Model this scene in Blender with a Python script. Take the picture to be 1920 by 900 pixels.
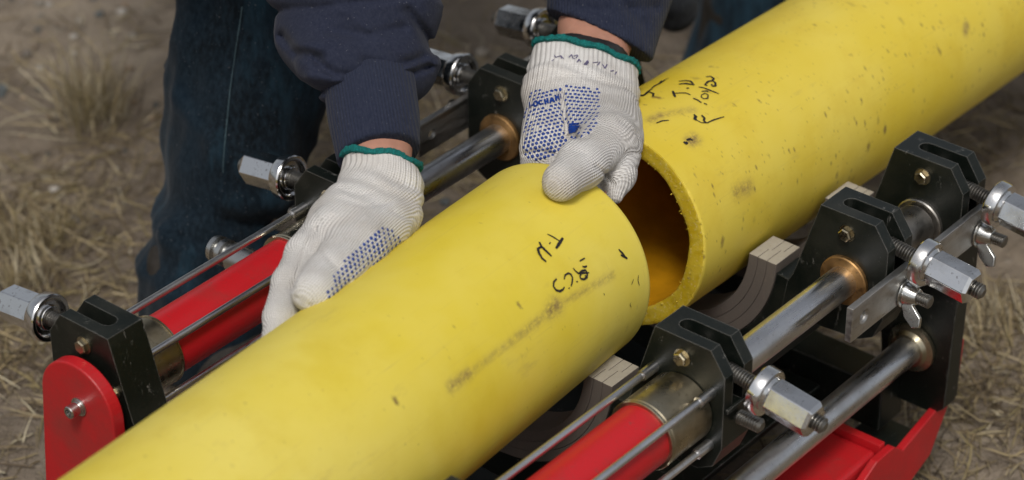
import bpy, bmesh, math, random
import numpy as np
from mathutils import Vector, Matrix
from mathutils.bvhtree import BVHTree
R = math.radians
random.seed(7); rng = np.random.default_rng(7)
scene = bpy.context.scene
for o in list(bpy.data.objects): bpy.data.objects.remove(o)

# ---------------------------------------------------------------- camera, light, exposure
CAM_LOC, CAM_ROT, CAM_LENS = [[-1.54581,-1.20952,1.6822],[[0.632504,0.417502,0.652404],[-0.774557,0.340918,0.532762],[-1.3e-05,0.842298,-0.539012]],96.69375]
cam = bpy.data.cameras.new('camera'); camo = bpy.data.objects.new('camera', cam); scene.collection.objects.link(camo)
m = np.array(CAM_ROT)                                  # columns: right, up, forward
mw = Matrix(((m[0][0], m[0][1], -m[0][2], CAM_LOC[0]), (m[1][0], m[1][1], -m[1][2], CAM_LOC[1]), (m[2][0], m[2][1], -m[2][2], CAM_LOC[2]), (0, 0, 0, 1)))
camo.matrix_world = mw
cam.sensor_width = 36; cam.lens = CAM_LENS; cam.clip_start = .05; cam.clip_end = 500
cam.dof.use_dof = True; cam.dof.focus_distance = 2.29; cam.dof.aperture_fstop = 4.8; cam.dof.aperture_blades = 7
scene.camera = camo
SUN_EL, SUN_AZ = R(58), R(215)                          # azimuth of the sun, counted from +X towards +Y
world = bpy.data.worlds.new('World'); scene.world = world; world.use_nodes = True
wn = world.node_tree; wn.nodes.clear()
sky = wn.nodes.new('ShaderNodeTexSky'); sky.sky_type = 'NISHITA'; sky.sun_disc = False
sky.sun_elevation = SUN_EL; sky.sun_rotation = R(90) - SUN_AZ; sky.dust_density = 3.5; sky.air_density = 1.2
hs = wn.nodes.new('ShaderNodeHueSaturation'); hs.inputs['Saturation'].default_value = .30
bg = wn.nodes.new('ShaderNodeBackground'); bg.inputs['Strength'].default_value = .092
wo = wn.nodes.new('ShaderNodeOutputWorld')
wn.links.new(sky.outputs[0], hs.inputs['Color']); wn.links.new(hs.outputs[0], bg.inputs[0]); wn.links.new(bg.outputs[0], wo.inputs[0])
sun = bpy.data.lights.new('sun', 'SUN'); sun.energy = 1.7; sun.angle = R(14); sun.color = (1, .965, .91)
suno = bpy.data.objects.new('sun', sun); scene.collection.objects.link(suno)
sd = Vector((math.cos(SUN_EL) * math.cos(SUN_AZ), math.cos(SUN_EL) * math.sin(SUN_AZ), math.sin(SUN_EL)))
suno.rotation_euler = sd.to_track_quat('Z', 'Y').to_euler(); suno.location = (0, 0, 5)
vs = scene.view_settings; vs.view_transform = 'Standard'; vs.look = 'None'; vs.gamma = 1; vs.use_curve_mapping = False
vs.exposure = 0.02
scene.render.engine = 'CYCLES'
scene.cycles.use_denoising = True
GZ = .10                                               # height of the ground

# ---------------------------------------------------------------- materials
def new_mat(name):
    m = bpy.data.materials.new(name); m.use_nodes = True
    nt = m.node_tree; b = nt.nodes['Principled BSDF']
    return m, nt, b
def N(nt, t, **kw):
    n = nt.nodes.new(t)
    for k, v in kw.items():
        if k in n.inputs: n.inputs[k].default_value = v
        else: setattr(n, k, v)
    return n
def L(nt, a, b): nt.links.new(a, b)
def noise(nt, vec, scale, detail=4, rough=.55, dist=0.):
    n = N(nt, 'ShaderNodeTexNoise', Scale=scale, Detail=detail, Roughness=rough, Distortion=dist)
    if vec is not None: L(nt, vec, n.inputs['Vector'])
    return n.outputs['Fac']
def ramp(nt, fac, stops):
    r = N(nt, 'ShaderNodeValToRGB'); e = r.color_ramp.elements
    while len(e) < len(stops): e.new(.5)
    for i, (p, c) in enumerate(stops):
        e[i].position = p; e[i].color = (c[0], c[1], c[2], 1) if hasattr(c, '__len__') else (c, c, c, 1)
    L(nt, fac, r.inputs[0]); return r.outputs[0]
def mix(nt, fac, a, b, mode='MIX'):
    n = nt.nodes.new('ShaderNodeMix'); n.data_type = 'RGBA'; n.blend_type = mode
    for i, v in ((0, fac), (6, a), (7, b)):
        if isinstance(v, bpy.types.NodeSocket): L(nt, v, n.inputs[i])
        else: n.inputs[i].default_value = (v[0], v[1], v[2], 1) if hasattr(v, '__len__') else v
    return n.outputs[2]
def mth(nt, op, a, b=0.):
    n = N(nt, 'ShaderNodeMath', operation=op)
    for i, v in ((0, a), (1, b)):
        if isinstance(v, bpy.types.NodeSocket): L(nt, v, n.inputs[i])
        else: n.inputs[i].default_value = v
    return n.outputs[0]
def bump(nt, b, h, strength=.3, dist=.001, prev=None):
    n = N(nt, 'ShaderNodeBump', Strength=strength, Distance=dist); L(nt, h, n.inputs['Height'])
    if prev is not None: L(nt, prev, n.inputs['Normal'])
    L(nt, n.outputs[0], b.inputs['Normal']); return n.outputs[0]
def objco(nt): return N(nt, 'ShaderNodeTexCoord').outputs['Object']
def mapping(nt, v, s=(1, 1, 1), r=(0, 0, 0)):
    n = N(nt, 'ShaderNodeMapping'); L(nt, v, n.inputs['Vector']); n.inputs['Scale'].default_value = s; n.inputs['Rotation'].default_value = r
    return n.outputs[0]

def metal(name, col, rough, dirt=(.10, .075, .05), dirt_amt=.5, scale=60, aniso=(1, 1, 1), rust=0.):
    m, nt, b = new_mat(name); co = objco(nt)
    f = noise(nt, mapping(nt, co, aniso), scale, 5, .65)
    g = noise(nt, co, 18, 4, .6)
    lo = 1 - dirt_amt
    mask = ramp(nt, g, ((.45, 0), (.75, dirt_amt)))
    spots = ramp(nt, noise(nt, co, 260, 2, .6), ((.62, 0), (.72, .55 * dirt_amt)))
    c = mix(nt, mask, col, dirt); c = mix(nt, spots, c, dirt)
    L(nt, c, b.inputs['Base Color'])
    b.inputs['Metallic'].default_value = 1
    r = N(nt, 'ShaderNodeMapRange'); L(nt, f, r.inputs[0]); r.inputs[1].default_value = .3; r.inputs[2].default_value = .75
    r.inputs[3].default_value = rough * .6; r.inputs[4].default_value = min(1, rough * 1.7)
    L(nt, mth(nt, 'ADD', r.outputs[0], mth(nt, 'MULTIPLY', mask, .35)), b.inputs['Roughness'])
    bump(nt, b, f, .12, .0004)
    return m
def paint(name, col, rough=.35, chip=None, dust=(.25, .20, .14), dust_amt=.35, spec=.5, chipcol=(.35, .33, .30), fd=.25, edge=.0):
    m, nt, b = new_mat(name); co = objco(nt)
    g = noise(nt, co, 14, 6, .65)
    d = ramp(nt, g, ((.48, 0), (.8, dust_amt)))
    fine = noise(nt, co, 420, 3, .6)
    c = mix(nt, d, col, dust)
    c = mix(nt, ramp(nt, fine, ((.55, 0), (.75, fd))), c, dust)
    # scratches and chips
    vor = N(nt, 'ShaderNodeTexNoise', Scale=95., Detail=6., Roughness=.75, Distortion=.6); L(nt, mapping(nt, co, (1, 1, .35), (.5, .2, .4)), vor.inputs['Vector'])
    ch = ramp(nt, vor.outputs['Fac'], ((.635, 0), (.66, 1)))
    c = mix(nt, mth(nt, 'MULTIPLY', ch, .75 if chip is None else chip), c, chipcol)
    # bare metal along worn edges
    bv = N(nt, 'ShaderNodeBevel', samples=3); bv.inputs['Radius'].default_value = .0016
    gm = N(nt, 'ShaderNodeNewGeometry'); dt = N(nt, 'ShaderNodeVectorMath', operation='DOT_PRODUCT'); L(nt, bv.outputs[0], dt.inputs[0]); L(nt, gm.outputs['Normal'], dt.inputs[1])
    ew = ramp(nt, mth(nt, 'ADD', dt.outputs['Value'], mth(nt, 'MULTIPLY', mth(nt, 'SUBTRACT', noise(nt, co, 70, 5, .8), .5), .60)), ((.80, edge), (.92, 0)))
    c = mix(nt, ew, c, chipcol)
    L(nt, c, b.inputs['Base Color'])
    rr = mth(nt, 'ADD', rough, mth(nt, 'MULTIPLY', g, .25)); L(nt, rr, b.inputs['Roughness'])
    b.inputs['Specular IOR Level'].default_value = spec
    bump(nt, b, mth(nt, 'SUBTRACT', noise(nt, co, 160, 3, .5), ch), .12, .0005)
    return m

M = {}
M['chrome'] = metal('chrome', (.76, .76, .76), .14, dirt_amt=.75, scale=140)
M['zinc'] = metal('zinc_plated_steel', (.62, .62, .60), .22, dirt_amt=.35, scale=120)
M['rod_steel'] = metal('polished_rod_steel', (.74, .74, .75), .27, dirt_amt=.45, aniso=(.15, 1, 1), scale=90)
M['old_steel'] = metal('oily_tube_steel', (.45, .43, .40), .34, dirt_amt=.6, scale=50)
M['cap_steel'] = metal('stained_reflection_tint_steel', (.52, .46, .33), .24, dirt=(.12, .09, .05), dirt_amt=.75, scale=70)  # dirt stains over a gold base that has a yellow reflection painted in
M['plate'] = metal('brushed_plate_steel', (.58, .57, .55), .36, dirt_amt=.5, aniso=(.08, 1, 1), scale=200)
M['thread'] = metal('dark_thread_steel', (.26, .25, .23), .36, dirt=(.05, .04, .03), dirt_amt=.7)
M['bronze'] = metal('bronze', (.46, .27, .11), .50, dirt_amt=.75)
M['black'] = paint('black_anodised_metal', (.0035, .0060, .0042), .30, chip=.50, dust=(.085, .078, .058), dust_amt=.24, chipcol=(.24, .23, .21), fd=.14, edge=.6, spec=.5)
M['red'] = paint('red_enamel', (.50, .011, .016), .27, chip=.50, dust=(.17, .045, .035), dust_amt=.65, chipcol=(.16, .06, .05), edge=.4)
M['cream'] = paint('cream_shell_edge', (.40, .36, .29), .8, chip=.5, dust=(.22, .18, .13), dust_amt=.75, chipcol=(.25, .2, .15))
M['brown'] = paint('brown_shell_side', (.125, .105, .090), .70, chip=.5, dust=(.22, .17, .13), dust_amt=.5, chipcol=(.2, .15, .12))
M['rubber'] = paint('black_rubber', (.015, .015, .016), .55, chip=.0)
def flat(name, col, rough=.7, nscale=200, amt=.25, bmp=.2, bd=.0005, spec=.3):
    m, nt, b = new_mat(name); co = objco(nt)
    f = noise(nt, co, nscale, 4, .6)
    c = mix(nt, ramp(nt, f, ((.3, 0), (.7, 1))), [x * (1 - amt) for x in col], [min(1, x * (1 + amt)) for x in col])
    L(nt, c, b.inputs['Base Color']); b.inputs['Roughness'].default_value = rough; b.inputs['Specular IOR Level'].default_value = spec
    bump(nt, b, f, bmp, bd); return m
M['ink'] = flat('black_marker_ink', (.020, .016, .018), .5, 300, .5)
M['ink2'] = flat('violet_pen_ink', (.12, .10, .20), .8, 300, .4)
M['blue_dot'] = flat('blue_pvc', (.008, .042, .24), .42, 400, .25, spec=.5)
M['teal'] = flat('teal_edging_yarn', (.004, .125, .115), .85, 700, .45, .8, .001)
M['skin'] = flat('skin', (.46, .23, .16), .5, 60, .14, .15, .0006, .4)
M['skin'].node_tree.nodes['Principled BSDF'].inputs['Subsurface Weight'].default_value = .15
M['skin'].node_tree.nodes['Principled BSDF'].inputs['Subsurface Radius'].default_value = (.01, .004, .002)
M['hair'] = flat('dark_hair', (.03, .022, .016), .6, 300, .4, .8, .002)
M['strap'] = flat('black_leather', (.018, .016, .016), .42, 150, .4, .3, .0008, .5)
M['boot'] = flat('black_boot_leather', (.03, .026, .022), .55, 80, .4, .3, .001)
M['grip'] = flat('straw', (.30, .24, .15), .8)

def cloth(name, cols, weave, rib=False, streak=None):
    m, nt, b = new_mat(name); co = objco(nt)
    f = noise(nt, co, 7, 5, .6); w = noise(nt, mapping(nt, co, (1, 1, .5)), weave, 2, .6)
    c = mix(nt, ramp(nt, f, ((.35, 0), (.7, 1))), cols[0], cols[1])
    c = mix(nt, ramp(nt, w, ((.35, 0), (.75, .8))), c, cols[2])
    if streak: c = mix(nt, ramp(nt, noise(nt, mapping(nt, co, (1, 1, .28)), 13, 5, .65), ((.50, 0), (.70, .9))), c, streak)
    speck = ramp(nt, noise(nt, co, 480, 1, .5), ((.72, 0), (.78, .35)))
    c = mix(nt, speck, c, (.22, .22, .24))
    L(nt, c, b.inputs['Base Color']); b.inputs['Roughness'].default_value = .9; b.inputs['Specular IOR Level'].default_value = .15
    b.inputs['Sheen Weight'].default_value = .05; b.inputs['Sheen Roughness'].default_value = .5
    n1 = bump(nt, b, w, .45, .0009)
    bump(nt, b, noise(nt, co, 35, 4, .6), .35, .003, n1)
    if rib:
        a = N(nt, 'ShaderNodeAttribute', attribute_name='knit')
        s = mth(nt, 'SINE', mth(nt, 'MULTIPLY', a.outputs['Fac'], 2 * math.pi / .0026))
        bump(nt, b, s, .5, .0006, n1)
    return m
M['jacket'] = cloth('navy_jacket_cloth', ((.014, .017, .034), (.019, .023, .043), (.030, .034, .056)), 420)
M['jacket_rib'] = cloth('navy_rib_knit', ((.016, .020, .040), (.021, .026, .048), (.032, .037, .060)), 420, rib=True)
M['grey_hem'] = cloth('dark_grey_cloth', ((.03, .035, .045), (.05, .055, .07), (.08, .09, .10)), 300)
M['jeans'] = cloth('dark_denim', ((.0024, .0048, .0070), (.0055, .017, .030), (.014, .026, .038)), 260, streak=(.022, .060, .092))  # streak: faded denim, its lighter blue also painted in for fold highlights

def glove_mat():
    m, nt, b = new_mat('white_cotton_knit'); co = objco(nt)
    a = N(nt, 'ShaderNodeAttribute', attribute_name='knit').outputs['Fac']
    rb = N(nt, 'ShaderNodeAttribute', attribute_name='rib').outputs['Fac']
    rows = N(nt, 'ShaderNodeAttribute', attribute_name='rows').outputs['Fac']
    warp = mth(nt, 'MULTIPLY', mth(nt, 'SUBTRACT', noise(nt, co, 60, 2, .5), .5), .0012)
    a2 = mth(nt, 'ADD', a, warp)
    s1 = mth(nt, 'SINE', mth(nt, 'MULTIPLY', a2, 2 * math.pi / .0042))
    s2 = mth(nt, 'SINE', mth(nt, 'MULTIPLY', a2, 2 * math.pi / .0020))
    s3 = mth(nt, 'SINE', mth(nt, 'MULTIPLY', mth(nt, 'ADD', rows, warp), 2 * math.pi / .0019))
    rib = mth(nt, 'MULTIPLY', mth(nt, 'POWER', mth(nt, 'ABSOLUTE', mth(nt, 'ADD', mth(nt, 'MULTIPLY', s1, .5), .5)), .6), 1.)
    fine = mth(nt, 'ADD', mth(nt, 'MULTIPLY', mth(nt, 'ADD', mth(nt, 'MULTIPLY', s2, .5), .5), .7), mth(nt, 'MULTIPLY', s3, .2))
    hgt = mth(nt, 'ADD', mth(nt, 'MULTIPLY', rib, rb), mth(nt, 'MULTIPLY', fine, mth(nt, 'SUBTRACT', 1.1, rb)))
    d = ramp(nt, noise(nt, co, 22, 5, .6), ((.42, 0), (.78, .6)))
    c = mix(nt, d, (.72, .70, .675), (.46, .40, .33))
    # shade in the grooves between ribs and stitches, painted as a darker colour
    groove_shade = mth(nt, 'MULTIPLY', ramp(nt, hgt, ((.0, .42), (.45, 0))), 1.0)
    c = mix(nt, groove_shade, c, (.26, .235, .225))
    sp = ramp(nt, noise(nt, co, 900, 2, .6), ((.35, .16), (.6, 0)))
    c = mix(nt, sp, c, (.36, .32, .28))
    L(nt, c, b.inputs['Base Color']); b.inputs['Roughness'].default_value = .92; b.inputs['Specular IOR Level'].default_value = .12
    n1 = bump(nt, b, hgt, .75, .0011)
    bump(nt, b, noise(nt, co, 700, 3, .6), .35, .0006, n1)
    return m
M['glove'] = glove_mat()

def pipe_mat(name, base, deep, pale, dirtc, speckle):
    m, nt, b = new_mat(name); co = objco(nt)
    uv = N(nt, 'ShaderNodeUVMap', uv_map='UVMap').outputs[0]
    sc = N(nt, 'ShaderNodeAttribute', attribute_name='scuff').outputs['Fac']
    big = noise(nt, co, 5.5, 4, .6)
    c = mix(nt, ramp(nt, big, ((.35, 0), (.68, 1))), base, pale)
    c = mix(nt, ramp(nt, noise(nt, co, 16, 5, .65), ((.5, 0), (.85, .55))), c, deep)
    # long faint drag lines
    lines = noise(nt, mapping(nt, uv, (3, 160, 1)), 1.6, 5, .7)
    c = mix(nt, ramp(nt, lines, ((.58, 0), (.8, .22))), c, dirtc)
    # small dirt specks, two sizes
    patch = ramp(nt, noise(nt, mapping(nt, co, (.6, 1, 1)), 9, 3, .6), ((.40, .12), (.62, 1)))
    for s, th, amt in ((38, speckle * .50, .85), (95, speckle * .62, .8), (210, speckle * .7, .65)):
        v = N(nt, 'ShaderNodeTexVoronoi', Scale=float(s)); L(nt, mapping(nt, uv, (1.5, .8, 1), (0, 0, .3 + s * .01)), v.inputs['Vector'])
        sel = ramp(nt, v.outputs['Color'], ((1.04 - speckle, 0), (1.07 - speckle, 1)))
        wob = mth(nt, 'ADD', v.outputs['Distance'], mth(nt, 'MULTIPLY', mth(nt, 'SUBTRACT', noise(nt, uv, s * 5, 4, .75), .5), .42))
        k = ramp(nt, wob, ((th * .4, 1), (th + .05, 0)))
        c = mix(nt, mth(nt, 'MULTIPLY', mth(nt, 'MULTIPLY', mth(nt, 'MULTIPLY', k, sel), patch if s > 40 else 1.), amt), c, (.17, .10, .035))
    # scuffs: broken marks where the pipe was dragged
    # fine scratches
    scr = ramp(nt, noise(nt, mapping(nt, uv, (14, 700, 1), (0, 0, .12)), 1.0, 3, .6), ((.66, 0), (.72, .38)))
    c = mix(nt, mth(nt, 'MULTIPLY', scr, patch), c, (.38, .28, .10))
    scr2 = ramp(nt, noise(nt, mapping(nt, uv, (620, 30, 1), (0, 0, .5)), 1.0, 3, .6), ((.69, 0), (.74, .40)))
    c = mix(nt, mth(nt, 'MULTIPLY', scr2, patch), c, (.33, .23, .08))
    # broad brown smears
    sm = ramp(nt, noise(nt, mapping(nt, uv, (9, 30, 1), (0, 0, .25)), 1.2, 6, .72), ((.60, 0), (.74, .32)))
    c = mix(nt, sm, c, (.36, .25, .09))
    br = noise(nt, mapping(nt, uv, (150, 330, 1), (0, 0, .9)), 1.0, 6, .8)
    br2 = noise(nt, mapping(nt, uv, (420, 60, 1), (0, 0, .35)), 1.0, 4, .7)
    k = mth(nt, 'MULTIPLY', sc, ramp(nt, mth(nt, 'ADD', mth(nt, 'MULTIPLY', br, .72), mth(nt, 'MULTIPLY', br2, .28)), ((.40, 0), (.55, 1))))
    c = mix(nt, mth(nt, 'MULTIPLY', mth(nt, 'MULTIPLY', sc, ramp(nt, noise(nt, uv, 60, 3, .6), ((.35, .1), (.65, 1)))), .42), c, (.40, .28, .13))
    c = mix(nt, mth(nt, 'MULTIPLY', k, .85), c, (.15, .085, .05))
    L(nt, c, b.inputs['Base Color'])
    L(nt, mth(nt, 'ADD', .40, mth(nt, 'MULTIPLY', noise(nt, co, 30, 4, .6), .30)), b.inputs['Roughness'])
    b.inputs['Subsurface Weight'].default_value = .06; b.inputs['Subsurface Radius'].default_value = (.02, .012, .002)
    n1 = bump(nt, b, noise(nt, mapping(nt, uv, (40, 400, 1)), 1.5, 5, .7), .10, .0006)
    bump(nt, b, noise(nt, co, 22, 3, .5), .12, .004, n1)
    return m
M['pipe_l'] = pipe_mat('yellow_polyethylene', (.74, .58, .045), (.63, .455, .012), (.80, .66, .13), (.45, .34, .12), .24)
M['pipe_r'] = pipe_mat('golden_yellow_polyethylene', (.70, .515, .026), (.59, .375, .005), (.76, .595, .085), (.42, .27, .07), .34)
def cut_mat():
    m, nt, b = new_mat('rough_cut_polyethylene'); co = objco(nt)
    f = noise(nt, co, 55, 5, .7); g = noise(nt, co, 320, 4, .7)
    c = mix(nt, ramp(nt, f, ((.4, 0), (.7, 1))), (.56, .38, .010), (.66, .50, .05))
    c = mix(nt, ramp(nt, g, ((.56, 0), (.70, .6))), c, (.75, .66, .32))
    c = mix(nt, ramp(nt, noise(nt, co, 130, 5, .7), ((.60, 0), (.72, .55))), c, (.22, .15, .03))
    L(nt, c, b.inputs['Base Color']); b.inputs['Roughness'].default_value = .42
    b.inputs['Subsurface Weight'].default_value = .10; b.inputs['Subsurface Radius'].default_value = (.02, .012, .002)
    n1 = bump(nt, b, f, .35, .002); bump(nt, b, g, .25, .0006, n1); return m
M['cut'] = cut_mat()
M['bore'] = flat('amber_glow_pipe_bore', (.62, .29, .008), .42, 40, .15, .15, .001)  # same yellow plastic; amber glow through the wall is put into the colour

def ground_mat():
    m, nt, b = new_mat('dry_dirt'); co = objco(nt)
    a = noise(nt, co, 3.0, 6, .6); f = noise(nt, co, 24, 6, .7); g = noise(nt, co, 130, 4, .7)
    c = mix(nt, ramp(nt, a, ((.35, 0), (.65, 1))), (.195, .155, .117), (.325, .268, .205))
    c = mix(nt, ramp(nt, f, ((.4, 0), (.75, .8))), c, (.085, .062, .044))
    v = N(nt, 'ShaderNodeTexVoronoi', Scale=70.); L(nt, co, v.inputs['Vector'])
    sel = ramp(nt, v.outputs['Color'], ((.72, 0), (.78, 1)))
    peb = mth(nt, 'MULTIPLY', sel, ramp(nt, v.outputs['Distance'], ((.25, 1), (.4, 0))))
    c = mix(nt, mth(nt, 'MULTIPLY', peb, .6), c, (.30, .26, .21))
    c = mix(nt, ramp(nt, g, ((.5, 0), (.8, .6))), c, (.24, .19, .13))
    L(nt, c, b.inputs['Base Color']); b.inputs['Roughness'].default_value = .95; b.inputs['Specular IOR Level'].default_value = .2
    n1 = bump(nt, b, f, .8, .02); bump(nt, b, mth(nt, 'ADD', g, peb), .6, .006, n1); return m
M['ground'] = ground_mat()
def vcol_mat(name, attr, rough=.85, translucent=0.):
    m, nt, b = new_mat(name); a = N(nt, 'ShaderNodeAttribute', attribute_name=attr)
    L(nt, a.outputs['Color'], b.inputs['Base Color']); b.inputs['Roughness'].default_value = rough; b.inputs['Specular IOR Level'].default_value = .2
    return m
M['blade'] = vcol_mat('dry_grass_blades', 'col'); M['stone'] = vcol_mat('gravel', 'col')

# ---------------------------------------------------------------- object helpers
COL = scene.collection
ROOTLOC = {}
def link_mesh(name, me, mats, parent=None, smooth=None, bevel=0., segs=2):
    o = bpy.data.objects.new(name, me); COL.objects.link(o)
    for mt in (mats if isinstance(mats, (list, tuple)) else [mats]): me.materials.append(mt)
    if parent is not None:
        off = ROOTLOC.get(parent.name)
        if off is None: off = ROOTLOC.get(parent.name + '#')
        p = parent; tot = Vector((0, 0, 0))
        while p is not None: tot += Vector(p.location); p = p.parent
        me.transform(Matrix.Translation(-tot)); o.parent = parent
    if smooth is not None:
        me.shade_smooth() if smooth is True else me.shade_smooth()
        if smooth is not True: me.set_sharp_from_angle(angle=R(smooth))
    if bevel:
        md = o.modifiers.new('bevel', 'BEVEL'); md.width = bevel; md.segments = segs; md.limit_method = 'ANGLE'; md.angle_limit = R(35)
        md.harden_normals = False
    return o
def empty(name, loc):
    o = bpy.data.objects.new(name, None); COL.objects.link(o); o.location = loc; o.empty_display_size = .05; return o
def tag(o, label, cat, group=None, kind=None):
    if label: o['label'] = label
    if cat: o['category'] = cat
    if group: o['group'] = group
    if kind: o['kind'] = kind
    return o
def pd(name, vs, fs):
    me = bpy.data.meshes.new(name); me.from_pydata([tuple(v) for v in vs], [], [tuple(f) for f in fs]); me.update(); return me
def prism(name, poly, axis, a, b):
    """polygon in the plane across `axis`, extruded from a to b"""
    n = len(poly)
    def pt(p, t): return {0: (t, p[0], p[1]), 1: (p[0], t, p[1]), 2: (p[0], p[1], t)}[axis]
    vs = [pt(p, a) for p in poly] + [pt(p, b) for p in poly]
    fs = [list(range(n)), list(range(2 * n - 1, n - 1, -1))] + [(i, i + n, (i + 1) % n + n, (i + 1) % n) for i in range(n)]
    me = pd(name, vs, fs); bm = bmesh.new(); bm.from_mesh(me); bmesh.ops.recalc_face_normals(bm, faces=bm.faces); bm.to_mesh(me); bm.free(); return me
def frame_of(d):
    d = Vector(d).normalized(); u = d.cross(Vector((0, 0, 1)))
    if u.length < 1e-4: u = Vector((0, 1, 0))
    u.normalize(); return d, u, u.cross(d)
def lathe(name, p0, d, prof, n=32, phase=0., matidx=None):
    """profile [(distance along d, radius)] turned about the axis through p0"""
    p0 = Vector(p0); d, u, w = frame_of(d); vs = []; fs = []
    for (t, r) in prof:
        for i in range(n):
            a = phase + 2 * math.pi * i / n; vs.append(p0 + d * t + (u * math.cos(a) + w * math.sin(a)) * r)
    for j in range(len(prof) - 1):
        for i in range(n): fs.append((j * n + i, j * n + (i + 1) % n, (j + 1) * n + (i + 1) % n, (j + 1) * n + i))
    fs.append(list(range(n))[::-1]); fs.append([(len(prof) - 1) * n + i for i in range(n)])
    me = pd(name, vs, fs); bm = bmesh.new(); bm.from_mesh(me); bmesh.ops.recalc_face_normals(bm, faces=bm.faces); bm.to_mesh(me); bm.free(); return me
def rod(name, a, b, r, mat, parent, c=.0012, n=32):
    a, b = Vector(a), Vector(b); l = (b - a).length
    return link_mesh(name, lathe(name, a, b - a, [(0, r - c), (c, r), (l - c, r), (l, r - c)], n), mat, parent, 40)
def thread_prof(t0, t1, r, pitch=.0022, depth=.0010):
    pr = [(t0, r - depth - .001)]; t = t0 + .001
    while t < t1 - pitch:
        pr += [(t, r - depth), (t + pitch * .35, r), (t + pitch * .65, r), (t + pitch, r - depth)]; t += pitch
    pr.append((t1, r - depth - .0015)); return pr
def join(meshes):
    bm = bmesh.new()
    for me in meshes: bm.from_mesh(me)
    me = bpy.data.meshes.new('joined'); bm.to_mesh(me); bm.free(); return me
def box(x0, x1, y0, y1, z0, z1): return prism('box', [(y0, z0), (y1, z0), (y1, z1), (y0, z1)], 0, x0, x1)
def boolean(me, cutters):
    o = bpy.data.objects.new('work', me); COL.objects.link(o); cs = []
    for c in cutters:
        co = bpy.data.objects.new('cut', c); COL.objects.link(co); cs.append(co)
        md = o.modifiers.new('b', 'BOOLEAN'); md.operation = 'DIFFERENCE'; md.solver = 'EXACT'; md.object = co
    dg = bpy.context.evaluated_depsgraph_get(); dg.update()
    out = bpy.data.meshes.new_from_object(o.evaluated_get(dg))
    for x in cs + [o]: bpy.data.objects.remove(x)
    return out

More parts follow.
